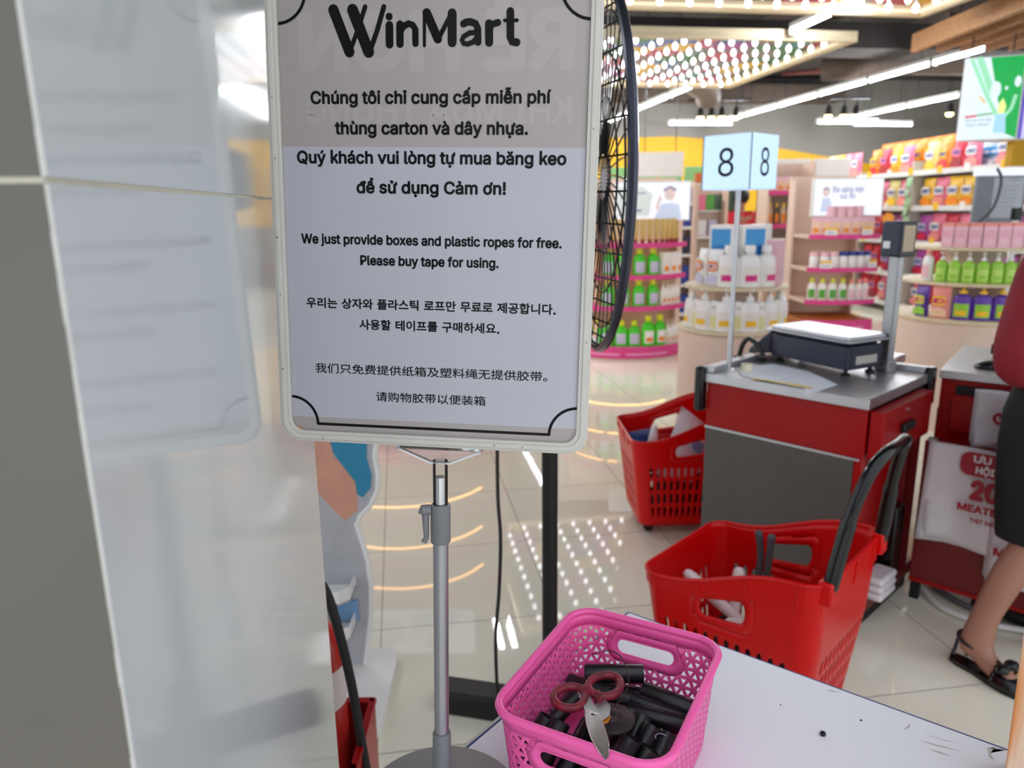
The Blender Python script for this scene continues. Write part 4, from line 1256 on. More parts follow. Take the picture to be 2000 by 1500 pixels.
# two dark grey carry handles standing up, white ones lying inside
for i, (x, lb) in enumerate(((-.055, 'dark grey curved plastic handle standing up in the red trolley basket, left one'), (-.030, 'dark grey curved plastic handle standing up in the red trolley basket, right one'))):
    mb = MB()
    P = cr([(x, .115, .07), (x, .118, .2), (x + .001, .12, .36), (x + .003, .125, .42), (x - .004 + .008 * i, .128, .475), (x - .012 + .018 * i, .13, .51)], 6)
    mb.tube([bw(*p) for p in P], [.009] * 8 + [.0105] * (len(P) - 14) + [.0115, .012, .012, .012, .010, .006], 12)
    tag(mb.build('utensil_handle', M_DGREYP), lb, 'handle', 'dark grey handles in the red trolley basket')
for i, (a, b, lb) in enumerate((((-.19, -.06, .40), (-.02, .0, .26), 'pinkish white plastic bar leaning from the left end inside the red trolley basket'),
                            ((-.10, .09, .385), (-.08, .02, .24), 'pinkish white rounded bar standing near the dark grey handles in the red trolley basket'),
                            ((-.02, -.135, .34), (.11, -.03, .30), 'white plastic bar seen through the near hand slot of the red trolley basket'))):
    mb = MB()
    p, q = bw(*a), bw(*b)
    mb.tube([p + (p - q) * .05, p, p + (q - p) * .12, q], [.008, .016, .019, .016], 12)
    tag(mb.build('white_bar', mat('pinkish_white_plastic', (236, 222, 222), rough=.4)), lb, 'plastic bar')
# bundled goods low in the basket
mb = MB(); mb.box(-.15, .13, -.10, .10, 0, .16)
tag(mb.build('dark_box', M_BLACKM, loc=bw(0, 0, .062), rz=B2R, bevel=.01), 'dark box lying at the bottom of the red trolley basket seen through its slots', 'box')

# white bag and a blue bag in the other basket
def pillow(w, h, d, nx=10, nz=12, flat_top=True, seed=0, amp=.004):
    r = random.Random(seed)
    vs = []; fs = []
    for s in (-1, 1):
        for j in range(nz + 1):
            for i in range(nx + 1):
                u, v = i / nx, j / nz
                th = (max(0, math.sin(PI * u)) ** .45) * ((max(0, 1 - v ** 3)) ** .6) * (1 if v > 0 else .55)
                edge = i in (0, nx) or j == nz
                wob = 0 if edge else r.uniform(-amp, amp)
                x = (u - .5) * w * (1 - .08 * math.sin(PI * v))
                vs.append((x, s * (d / 2 * th + wob * .6), v * h))
    k = (nx + 1) * (nz + 1)
    for s in range(2):
        for j in range(nz):
            for i in range(nx):
                a = s * k + j * (nx + 1) + i
                fs.append((a, a + 1, a + nx + 2, a + nx + 1) if s == 0 else (a, a + nx + 1, a + nx + 2, a + 1))
    for i in range(nx):
        fs.append((i, k + i, k + i + 1, i + 1))
    return vs, fs
B1M = Matrix.Translation(B1) @ Matrix.Rotation(B1R, 4, 'Z')
mb = MB(); vs, fs = pillow(.36, .36, .17, seed=4, amp=.012)
mb.add(vs, fs, 0)
for cx, cz in ((-.05, .2), (.08, .26)):
    mb.flat([(cx + .05 * math.cos(2 * PI * i / 10), cz + .03 * math.sin(2 * PI * i / 10)) for i in range(10)], -.083, 1)
o = mb.build('white_bag', [M_BAG, mat('pale_blue_print', (120, 176, 226), rough=.4)], loc=B1M @ Vector((.02, .0, .15)), rz=.1)
o.rotation_euler = (math.radians(-22), math.radians(38), .25)
tag(o, 'white plastic bag with pale blue print leaning in the left red trolley basket', 'bag')
mb = MB(); mb.tube([(0, 0, 0), (.01, 0, .05), (.012, .0, .10)], [.02, .022, .012], 12)
o = mb.build('white_bottle_neck', M_WHITEP, loc=B1M @ Vector((-.135, -.06, .39)))
tag(o, 'small white bottle top sticking up at the left in the red trolley basket beside counter', 'bottle')
mb = MB(); vs, fs = pillow(.18, .2, .12, seed=8, amp=.008); mb.add(vs, fs)
o = mb.build('blue_bag', mat('dark_blue_film', (30, 60, 120), rough=.3), loc=B1M @ Vector((-.145, -.02, .25)), rz=.4)
o.rotation_euler = (math.radians(-20), 0, .5)
tag(o, 'dark blue bag low at the left end of the red trolley basket beside counter', 'bag')
mb = MB(); vs, fs = pillow(.3, .2, .2, seed=9, amp=.008); mb.add(vs, fs)
o = mb.build('dark_bag', M_BLACKM, loc=B1M @ Vector((.03, .02, .07)), rz=.1)
tag(o, 'dark bag at the bottom of the left red trolley basket behind its slots', 'bag')

# ================================================================== CHECKOUT COUNTER WITH SCALE
CO = Vector((1.133, 2.282, 0)); CR_ = math.radians(-46.6)
ct = thing('checkout_counter', 'red checkout counter with charcoal front, steel top and open drawer', 'counter', CO, CR_)
CW, CD, CH_ = .593, .55, .85
CM = Matrix.Translation(CO) @ Matrix.Rotation(CR_, 4, 'Z')
def cw(x, y, z): return CM @ Vector((x, y, z))
mb = MB()
mb.box(-CW + .006, -.004, .006, CD, .645, .815)                    # band under the top
mb.box(-CW + .006, -.03, .012, CD, .10, .645)                       # cabinet
mb.box(-.03, -.004, .006, .045, .05, .645)                           # front right upright
mb.box(-CW + .006, -.20, CD, .86, .0, .815)
body = mb.build('body', M_RED, ct, bevel=.002)
mb = MB(); mb.box(-CW + .008, -.032, .004, .012, .03, .640)
mb.build('front_panel', M_DARKGREY, ct, bevel=.001)
mb = MB(); mb.box(-CW + .004, -.012, .0025, .006, .637, .645)
mb.build('panel_trim', M_STEEL, ct, smooth=False)
mb = MB(); mb.box(-CW - .006, .006, -.008, CD + .01, .815, .85); mb.box(-CW - .006, -.19, CD, .87, .815, .85)
mb.build('steel_top', M_STEEL, ct, bevel=.002)
mb = MB(); mb.box(-.026, -.003, .055, CD - .03, .655, .812)
mb.build('drawer_opening', M_BLACKM, ct, smooth=False)
mb = MB(); mb.box(.004, .046, .018, .462, .648, .806)
dr = mb.build('drawer', M_RED, ct, bevel=.002)
mb = MB(); mb.box(.046, .062, .17, .27, .712, .742)
mb.build('drawer_handle', M_BLACK, dr, bevel=.003)
mb = MB(); mb.lathe([(.006, 0), (.006, .004), (0, .004)], 14, M=Matrix.Translation((.046, .225, .782)) @ Matrix.Rotation(PI / 2, 4, 'Y'))
mb.build('drawer_lock', M_CHROME, dr)
mb = MB(); mb.box(-.03, .0, .045, CD - .04, .60, .645); mb.box(-.03, -.002, .42, CD, .10, .62); mb.box(-.09, .012, .045, CD + .02, .055, .10)
mb.build('lower_shelf', M_DRED, ct, bevel=.002)
mb = MB(); mb.box(-CW + .02, .0, .03, CD, .0, .055)
mb.build('kick_plate', M_BLACKM, ct, smooth=False)
mb = MB(); mb.box(-CW - .01, -CW + .035, -.004, .34, .85, .874)
mb.build('top_rail', M_STEEL, ct, bevel=.004)
mb = MB(); mb.box(-.19, -.004, CD - .03, CD + .005, .85, .872)
mb.build('top_rail', M_STEEL, ct, bevel=.004)
mb = MB(); mb.box(-CW - .034, -CW + .004, -.026, .016, .70, .872)
mb.build('corner_bumper', M_BLACKG, ct, bevel=.010)
mb = MB(); mb.box(-.016, .022, CD - .03, CD + .024, .73, .872)
mb.build('corner_bumper', M_BLACKG, ct, bevel=.010)
# things in the open niche below the drawer
mb = MB(); mb.box(-.028, .03, .29, .37, 0, .30)
tag(mb.build('black_box', M_BLACKG, loc=cw(0, 0, .10), rz=CR_, bevel=.006), 'upright black box on the low red shelf under the drawer', 'box')
for k in range(3):
    mb = MB(); mb.box(-.02, .06, .13, .27, 0, .028)
    o = mb.build('white_bag_stack', M_BAG, loc=cw(0, 0, .101 + k * .029), rz=CR_, bevel=.012)
    tag(o, ('folded white plastic bags on the low red shelf, bottom bundle', 'folded white plastic bags on the low red shelf, middle bundle', 'folded white plastic bags on the low red shelf, topmost bundle')[k], 'bag', 'folded bags on the low red shelf')

# ---- number sign
nb = thing('checkout_number_sign', 'lit number 8 box sign on a thin steel post on the counter', 'sign', cw(-.553, .095, .85), CR_)
mb = MB(); mb.tube([(0, 0, 0), (0, 0, .67)], .0095, 14); mb.build('post', M_STEEL, nb)
mb = MB(); mb.lathe([(.026, 0), (.026, .004), (.012, .008)], 18); mb.build('post_foot', M_STEEL, nb)
S_ = .094; Z0, Z1 = .660, .845
mb = MB(); mb.box(-S_, S_, -S_, S_, Z0, Z1)
bx_ = mb.build('lit_box', M_EIGHT, nb, bevel=.005)
mb = MB()
for T in (Matrix.Translation((0, -S_, 0)), Matrix.Rotation(PI / 2, 4, 'Z') @ Matrix.Translation((0, -S_, 0))):
    put_text(mb, '8', -.030, .030, Z0 + .045, .094, 0, -.0012, T, bold=-.004)
mb.build('printed_number', M_INK, bx_, smooth=False)
mb = MB(); mb.box(-S_ - .001, -S_ + .002, -S_ - .001, -S_ + .002, Z0, Z1); mb.box(S_ - .002, S_ + .001, -S_ - .001, -S_ + .002, Z0, Z1)
mb.build('corner_seam', M_GREYP, bx_, smooth=False)

# ---- scale
sc_ = thing('weighing_scale', 'dark navy weighing scale with a steel pan and display column on the counter', 'scale', cw(-.315, .425, .85), CR_ + math.radians(-16.6))
mb = MB(); mb.prism(rrect(-.185, .185, -.13, .06, .02), .026, .112)
mb.prism(rrect(-.17, .17, -.12, .05, .02), .112, .126)
mb.build('housing', M_NAVY, sc_, bevel=.004)
for sx in (-1, 1):
    for sy in (-.10, .03):
        mb = MB(); mb.lathe([(.016, 0), (.018, .008), (.008, .012), (.008, .028)], 12, M=Matrix.Translation((sx * .155, sy, 0)))
        mb.build('foot', M_BLACK, sc_)
mb = MB()
o1, o2 = rrect(-.20, .20, -.15, .09, .02), rrect(-.185, .185, -.135, .075, .02)
mb.prism(o1, .126, .133); mb.prism(o2, .133, .146)
mb.build('steel_pan', M_STEEL, sc_, bevel=.004)
mb = MB(); mb.prism([(-.15, -.10), (.14, -.10), (.14, .05), (-.15, .05)], .1461, .1464)
mb.build('pan_inlay', M_STEEL, sc_, smooth=False)
mb = MB(); mb.add([(-.19, -.12, .03), (-.19, .05, .03), (-.19, .05, .122), (-.19, -.12, .122), (-.305, -.12, .010), (-.305, .05, .010), (-.305, .05, .030), (-.305, -.12, .030)],
                  [(0, 1, 2, 3), (4, 7, 6, 5), (3, 2, 6, 7), (0, 4, 5, 1), (0, 3, 7, 4), (1, 5, 6, 2)])
mb.build('keypad_wing', M_NAVY, sc_, bevel=.005)
mb = MB(); mb.box(.1855, .187, -.09, .02, .045, .075); mb.build('rating_label', M_CREAMP, sc_, smooth=False)
Tc = (.175, .088)
mb = MB(); mb.box(Tc[0] - .021, Tc[0] + .021, Tc[1] - .016, Tc[1] + .016, .03, .46)
cp_ = mb.build('display_column', M_ALU, sc_, bevel=.005)
mb = MB(); mb.box(Tc[0] - .028, Tc[0] + .028, Tc[1] - .024, Tc[1] + .024, .0, .045)
mb.build('column_foot', M_ALU, cp_, bevel=.004)
DR = Matrix.Translation((Tc[0] - .002, Tc[1], 0)) @ Matrix.Rotation(math.radians(-7), 4, 'Z')
mb = MB(); mb.box(-.045, .045, -.035, .035, .42, .545, 0, DR)
hd = mb.build('display_head', M_NAVY, sc_, bevel=.008)
mb = MB(); mb.box(.0455, .0465, -.024, .026, .44, .53, 0, DR); mb.build('display_window', M_SCREENB, hd, smooth=False)
mb = MB(); mb.box(.0449, .0456, -.033, .033, .425, .541, 0, DR); mb.build('display_bezel', M_DGREYP, hd, smooth=False)
mb = MB(); mb.box(-.03, .0, -.0362, -.0352, .45, .475, 0, DR); mb.build('sticker', M_WHITEP, hd, smooth=False)

# ---- papers, tape holder and scanner arm on the counter
mb = MB()
for k, (pts, z) in enumerate((([(-.55, .13), (-.48, .30), (-.32, .26), (-.15, .12), (-.155, -.015), (-.185, -.045), (-.21, -.004), (-.34, .01), (-.45, .02)], 0),)):
    n = len(pts)
    top = [(x, y, .0016 + (.003 * math.sin(9 * x + 13 * y)) ** 2 - (.012 if y < -.02 else 0)) for x, y in pts]
    mb.add([(x, y, z - .0008) for x, y, z in top] + top, [tuple(range(n - 1, -1, -1)), tuple(n + i for i in range(n))] + [(i, (i + 1) % n, n + (i + 1) % n, n + i) for i in range(n)])
tag(mb.build('paper_sheet', mat('counter_paper', (224, 228, 236), rough=.6), loc=cw(0, 0, .8512), rz=CR_), 'crumpled white paper sheets overhanging the counter edge in front of the scale', 'paper')
mb = MB(); mb.prism([(-.42, -.002), (-.30, .006), (-.20, .0), (-.19, .02), (-.25, .026), (-.4, .014)], 0, .0012)
tag(mb.build('coloured_leaflet', mat('yellow_leaflet', (224, 190, 80), rough=.5, vary=.4, scale=30), loc=cw(0, 0, .8535), rz=CR_), 'yellow and orange leaflet edge peeking from the white paper on the counter', 'leaflet')
hs_ = thing('tape_dispenser', 'black curved tape dispenser behind the number sign post on the counter', 'tape dispenser', cw(-.60, .33, .85), CR_)
mb = MB(); mb.tube(cr([(-.045, .0, .004), (-.036, .0, .045), (-.02, .0, .075), (.0, .0, .082), (.035, .0, .060), (.06, 0, .02)], 5), .010, 10)
mb.build('arm', M_BLACKG, hs_)
mb = MB(); mb.box(-.06, .065, -.018, .018, 0, .01); mb.build('foot', M_BLACK, hs_, bevel=.003)
tr = thing('small_white_roll', 'small off-white roll beside the foot of the number sign post', 'roll', cw(-.49, .115, .85), 0)
mb = MB(); ring_frame(mb, circle(0, 0, .022, 20), circle(0, 0, .012, 20), 0, .028, 0, Matrix.Rotation(PI / 2, 4, 'X') @ Matrix.Translation((0, -.028, 0)))
mb.v = [(x, y, abs(z)) for x, y, z in mb.v]
mb.build('roll_body', mat('cream_roll', (232, 224, 196), rough=.6), tr)

# ================================================================== SECOND CHECKOUT BEHIND
C2 = Vector((1.605, 2.70, 0)); C2R = math.radians(-38)
c2 = thing('checkout_counter', 'second red checkout counter behind the person with plastic bags hung on it', 'counter', C2, C2R)
C2M = Matrix.Translation(C2) @ Matrix.Rotation(C2R, 4, 'Z')
def c2w(x, y, z): return C2M @ Vector((x, y, z))
mb = MB(); mb.box(0.0, .75, .0, .6, .10, .82)
mb.build('body', M_RED, c2, bevel=.002)
mb = MB(); mb.box(-.004, .0, .01, .6, .1, .70); mb.build('side_panel', M_DARKGREY, c2, smooth=False)
mb = MB(); mb.box(-.008, .76, -.008, .61, .82, .85); mb.build('steel_top', M_STEEL, c2, bevel=.002)
mb = MB(); mb.box(.05, .6, -.003, .002, .66, .80); mb.build('drawer_opening', M_BLACKM, c2, smooth=False)
mb = MB(); mb.box(.045, .60, -.03, -.004, .63, .765); mb.build('drawer', M_RED, c2, bevel=.002)
mb = MB(); mb.box(0, .75, .02, .58, 0, .1); mb.build('kick_plate', M_BLACKM, c2, smooth=False)
LP = Vector((1.475, 2.535, 0)); LPR = math.radians(-43)
lp = thing('bag_panel', 'low dark red panel behind the person carrying the hanging plastic bags', 'panel', LP, LPR)
LM = Matrix.Translation(LP) @ Matrix.Rotation(LPR, 4, 'Z')
mb = MB(); mb.box(0, .85, 0, .03, .085, .63); mb.build('board', M_DRED, lp, bevel=.003)
mb = MB(); mb.box(0, .85, -.003, .0, .085, .10); mb.build('bottom_trim', M_RED, lp, smooth=False)
for x in (0, .82):
    mb = MB(); mb.box(x, x + .03, .03, .06, 0, .63); mb.build('support_leg', M_BLACKM, lp, smooth=False)
# cables below
for k, (pts, c, lb) in enumerate((([(.03, .1, .012), (.12, -.0, .014), (.25, -.02, .014), (.42, .03, .014), (.7, .05, .013)], M_WHITEP, 'thick white cable lying on the floor under the dark red panel'),
                              ([(.05, .16, .012), (.2, .07, .013), (.4, .08, .013), (.7, .12, .013)], M_GREYP, 'grey cable on the floor behind the white one under the panel'),
                              ([(.2, .1, .03), (.4, .06, .035), (.75, .08, .03)], M_BLACKM, 'black cable bundle under the dark red panel'))):
    mb = MB(); mb.tube([LM @ Vector(p) for p in cr(pts, 6)], .011 if k < 2 else .026, 8)
    tag(mb.build('floor_cable', c), lb, 'cable')
# hanging plastic bags
def bag(name, label, M, w, h, layers, seed, group):
    t = bpy.data.objects.new(name, None); COL.objects.link(t)
    t.matrix_world = M
    tag(t, label, 'bag', group)
    r = random.Random(seed)
    for k in range(layers):
        mb = MB()
        nx, nz = 14, 14
        vs = []; fs = []
        for j in range(nz + 1):
            for i in range(nx + 1):
                u, v = i / nx, j / nz
                y = -.006 - .005 * k - .010 * (1 - v) * math.sin(u * 9 + seed) - .006 * (1 - v) * math.sin(u * 4 + k + v * 3)
                vs.append(((u - .5) * w + (1 - v) * .01 * math.sin(k * 2.1), y, -h * (1 - v) - (.012 * k + r.uniform(0, .002)) * (1 - v) + .004 * math.sin(u * 5)))
        for j in range(nz):
            for i in range(nx):
                a = j * (nx + 1) + i
                fs.append((a, a + 1, a + nx + 2, a + nx + 1))
        mb.add(vs, fs)
        mb.build('bag_sheet', M_BAG, t, solid=.0012)
    return t
G2 = 'hanging plastic bags at the second checkout'
m_ = LM @ Matrix.Translation((.185, -.004, .632))
b_ = bag('plastic_bag', 'stack of white plastic bags with red promotion print hanging from the low panel', m_, .33, .34, 3, 2, G2)
mb = MB(); yb = -.040
mb.flat([(x, z) for x, z in rrect(-.06, .15, -.085, -.002, .03)], yb + .002, 0)
put_text(mb, 'ƯU ĐÃI', -.02, .11, -.035, .022, 1, yb, bold=.03)
put_text(mb, 'HỘI VIÊN', -.01, .12, -.073, .022, 1, yb, bold=.03)
put_text(mb, '20%', -.015, .125, -.165, .062, 0, yb - .001, bold=.04)
put_text(mb, 'MEATDELI', -.05, .125, -.212, .024, 0, yb - .003, bold=.04)
put_text(mb, 'THỊT SẠCH', -.01, .08, -.248, .014, 0, yb - .004, bold=.03)
mb.build('red_print', [M_BAGRED, M_BAG], b_, smooth=False)
m_ = LM @ Matrix.Translation((.40, -.018, .59))
b_ = bag('plastic_bag', 'white plastic bag with red print hanging lowest, partly behind the skirt', m_, .34, .40, 2, 5, G2)
mb = MB(); yb = -.036
mb.flat([(x, z) for x, z in rrect(-.12, .1, -.14, -.08, .02)], yb + .002, 0)
put_text(mb, 'ƯU ĐÃI', -.11, -.02, -.105, .016, 1, yb, bold=.03); put_text(mb, 'HỘI VIÊN', -.09, .02, -.132, .016, 1, yb, bold=.03)
put_text(mb, 'MEATDELI', -.14, .06, -.30, .026, 0, yb - .004, bold=.04); put_text(mb, 'ÁP DỤNG', -.12, -.03, -.335, .014, 0, yb - .004, bold=.03)
mb.build('red_print', [M_BAGRED, M_BAG], b_, smooth=False)
m_ = C2M @ Matrix.Translation((.225, -.032, .80))
b_ = bag('plastic_bag', 'small white plastic bag hanging over the drawer of the second counter', m_, .22, .20, 2, 3, G2)
mb = MB(); yb = -.034
mb.flat([(x, z) for x, z in rrect(-.045, .1, -.115, -.07, .022)], yb + .002, 0)
for k, pts in enumerate(([(-.0, -.022), (.014, -.055)], [(.014, -.055), (.026, -.025)], [(.016, -.024), (.030, -.055)], [(.030, -.055), (.044, -.020)])):
    mb.stroke(pts, .008, yb - k * .0003, 0)
put_text(mb, 'ƯU ĐÃI', -.03, .05, -.10, .016, 1, yb, bold=.03)
mb.build('red_print', [M_BAGRED, M_BAG], b_, smooth=False)
# on the second counter
ms = thing('computer_mouse', 'black computer mouse on the second counter', 'mouse', c2w(.14, .12, .85), C2R)
mb = MB(); mb.sphere((0, 0, .004), .055, 18, 10, sc=(1, .62, .5)); mb.v = [(x, y, max(0, z)) for x, y, z in mb.v]
mb.build('mouse_shell', M_BLACKG, ms)
kb = thing('keyboard', 'black keyboard beside the mouse on the second counter', 'keyboard', c2w(.36, .11, .85), C2R)
mb = MB(); mb.box(-.13, .16, -.05, .06, 0, .018); mb.build('key_tray', M_BLACK, kb, bevel=.003)
sr = thing('steel_tray', 'steel and clear tray with a black end standing on the second counter', 'tray', c2w(.30, .38, .85), C2R)
mb = MB(); mb.box(-.16, .2, -.07, .07, 0, .05); mb.build('tray_body', M_STEEL, sr, bevel=.004)
mb = MB(); mb.box(-.185, -.16, -.05, .05, .02, .06); mb.build('tray_end', M_BLACK, sr, bevel=.003)

# ================================================================== PERSON AT THE RIGHT EDGE
def skin_body(name, joints, bones, mats, parent=None, sub=2, root=0):
    me = bpy.data.meshes.new(name)
    keys = list(joints)
    me.from_pydata([joints[k][0] for k in keys], [(keys.index(a), keys.index(b)) for a, b in bones], [])
    me.materials.append(mats)
    o = bpy.data.objects.new(name, me); COL.objects.link(o)
    md = o.modifiers.new('skin', 'SKIN'); md.use_smooth_shade = True
    sv = me.skin_vertices[0].data
    for i, k in enumerate(keys):
        r = joints[k][1]
        sv[i].radius = r if isinstance(r, tuple) else (r, r)
        sv[i].use_root = (i == root)
    sd = o.modifiers.new('smooth', 'SUBSURF'); sd.levels = sub; sd.render_levels = sub
    if parent: o.parent = parent
    return o
def figure(prefix_label, loc, rz, J, sleeves_mat, bottom_mat, hair_len=.1, scale=1.0, group=None):
    pass
PX, PY = 1.600, 2.13
pr = thing('person', 'person in a maroon blouse and black skirt standing at the right edge beside the counters', 'person', (PX, PY, 0), 0)
def V(x, y, z): return (x, y, z)
# figure faces to the right and towards the counter; its left foot steps towards the camera side
J = {'pelvis': (V(.06, .0, .86), (.125, .115)), 'belly': (V(.065, .0, 1.00), (.115, .095)), 'chest': (V(.08, .01, 1.20), (.14, .10)), 'neck': (V(.10, .02, 1.36), .048), 'head': (V(.115, .0, 1.47), (.078, .09)), 'crown': (V(.12, .0, 1.56), .07),
     'hipL': (V(.0, -.02, .80), .088), 'kneeL': (V(-.0, -.035, .46), .056), 'calfL': (V(-.075, -.03, .32), .052), 'ankL': (V(-.135, -.01, .105), .036), 'heelL': (V(-.158, .005, .045), .032), 'midL': (V(-.118, -.07, .045), .033), 'toeL': (V(-.088, -.155, .026), .028),
     'hipR': (V(.13, .02, .80), .088), 'kneeR': (V(.16, .03, .46), .056), 'calfR': (V(.17, .05, .32), .052), 'ankR': (V(.18, .06, .095), .036), 'heelR': (V(.175, .08, .04), .030), 'midR': (V(.2, .0, .040), .030), 'toeR': (V(.22, -.08, .026), .026),
     'shL': (V(-.06, -.0, 1.30), .058), 'elL': (V(-.115, -.03, 1.03), .042), 'wrL': (V(.02, .12, .97), .027), 'paL': (V(.06, .15, .965), (.034, .018)),
     'shR': (V(.24, .02, 1.30), .058), 'elR': (V(.30, .02, 1.03), .042), 'wrR': (V(.22, .2, .98), .027), 'paR': (V(.20, .24, .975), (.034, .018))}
B = [('pelvis', 'belly'), ('belly', 'chest'), ('chest', 'neck'), ('neck', 'head'), ('head', 'crown'), ('pelvis', 'hipL'), ('hipL', 'kneeL'), ('kneeL', 'calfL'), ('calfL', 'ankL'), ('ankL', 'heelL'), ('ankL', 'midL'), ('midL', 'toeL'),
     ('pelvis', 'hipR'), ('hipR', 'kneeR'), ('kneeR', 'calfR'), ('calfR', 'ankR'), ('ankR', 'heelR'), ('ankR', 'midR'), ('midR', 'toeR'),
     ('chest', 'shL'), ('shL', 'elL'), ('elL', 'wrL'), ('wrL', 'paL'), ('chest', 'shR'), ('shR', 'elR'), ('elR', 'wrR'), ('wrR', 'paR')]
def fingers(J, B, palm, base, d, side, up):
    d = Vector(d).normalized(); side = Vector(side).normalized(); up = Vector(up)
    p = Vector(base)
    for i, (o, l) in enumerate(((-.024, .068), (-.008, .078), (.008, .073), (.024, .058))):
        a = p + side * o + d * .025; b = a + d * l * .55 + up * -.008; c = b + d * l * .4 + up * -.022
        for nm, q, r in (('a', a, .0095), ('b', b, .0088), ('c', c, .0072)):
            J['%s%d%s' % (palm, i, nm)] = (tuple(q), r)
        B += [(palm, '%s%da' % (palm, i)), ('%s%da' % (palm, i), '%s%db' % (palm, i)), ('%s%db' % (palm, i), '%s%dc' % (palm, i))]
    a = p - side * .036 - d * .01; b = a - side * .014 + d * .03; c = b + d * .026
    for nm, q, r in (('a', a, .0105), ('b', b, .0095), ('c', c, .0078)):
        J['%st%s' % (palm, nm)] = (tuple(q), r)
    B += [(palm, palm + 'ta'), (palm + 'ta', palm + 'tb'), (palm + 'tb', palm + 'tc')]
fingers(J, B, 'paL', J['paL'][0], (.8, .6, -.1), (-.6, .8, 0), (0, 0, 1))
fingers(J, B, 'paR', J['paR'][0], (-.3, .9, -.1), (.9, .3, 0), (0, 0, 1))
skin_body('body', J, B, M_SKIN, pr, 2, 0)
# blouse with sleeves to above the wrist
mb = MB(); nB = 36
rings = [(.066, .150, .122, .90), (.066, .158, .130, .95), (.066, .150, .124, 1.02), (.070, .158, .126, 1.10), (.076, .176, .128, 1.19), (.082, .190, .122, 1.26), (.088, .176, .104, 1.315), (.095, .125, .084, 1.352), (.100, .070, .064, 1.368)]
vs = []; fs = []
for j, (cx, rx, ry, z) in enumerate(rings):
    for i in range(nB):
        t = 2 * PI * i / nB
        vs.append((cx + rx * math.cos(t) * (1 + .012 * math.sin(5 * t + z * 20)), .008 + ry * math.sin(t), z))
for j in range(len(rings) - 1):
    for i in range(nB):
        fs.append((j * nB + i, j * nB + (i + 1) % nB, (j + 1) * nB + (i + 1) % nB, (j + 1) * nB + i))
mb.add(vs, fs)
for pts in ([(.0, .0, 1.285), (-.055, .0, 1.275), (-.092, -.012, 1.18), (-.120, -.03, 1.06), (-.105, -.01, .995), (-.045, .06, .985), (-.015, .09, .98)], [(.18, .01, 1.285), (.235, .02, 1.275), (.275, .02, 1.18), (.303, .02, 1.06), (.292, .05, 1.0), (.255, .13, .99), (.24, .16, .985)]):
    P = cr(pts, 5); n = len(P)
    R = [.060, .078, .076, .080, .074, .058, .046]
    rad = [R[min(5, int(i / 5))] + (R[min(6, int(i / 5) + 1)] - R[min(5, int(i / 5))]) * ((i % 5) / 5) for i in range(n)]
    mb.tube(P, rad, 18)
mb.build('blouse', M_MAROON, pr)
mb = MB()
prof = [(.132, .995), (.150, .93), (.172, .84), (.176, .74), (.170, .62), (.158, .50), (.150, .44), (.143, .44), (.14, .6), (.125, .99)]
nS = 40; vs = []; fs = []
for j, (r, z) in enumerate(prof):
    for i in range(nS):
        a = 2 * PI * i / nS
        fold = 1 + .03 * math.sin(6 * a + 2) * max(0, (.8 - z)) / .4
        vs.append((.068 + r * 1.06 * math.cos(a) * fold, .0 + r * .86 * math.sin(a) * fold, z))
for j in range(len(prof) - 1):
    for i in range(nS):
        fs.append((j * nS + i, j * nS + (i + 1) % nS, (j + 1) * nS + (i + 1) % nS, (j + 1) * nS + i))
mb.add(vs, fs); mb.build('skirt', M_SKIRT, pr)
mb = MB(); mb.sphere((.118, .030, 1.545), .098, 18, 12, sc=(.98, 1.0, 1.0)); mb.sphere((.125, .082, 1.44), .06, 14, 10, sc=(1.1, .8, 1.8))
mb.build('hair', M_HAIR, pr)
mb = MB()
for sx in (-.03, .03): mb.sphere((.118 + sx, -.088, 1.475), .011, 10, 6)
mb.build('eyes', M_BLACKG, pr)
mb = MB(); mb.sphere((.116, -.096, 1.452), .013, 10, 8, sc=(.8, 1, 1.5)); mb.build('nose', M_SKIN, pr)
mb = MB(); mb.sphere((.115, -.085, 1.425), .02, 10, 6, sc=(1, .4, .3)); mb.build('mouth', mat('lips', (170, 80, 80), rough=.4), pr)
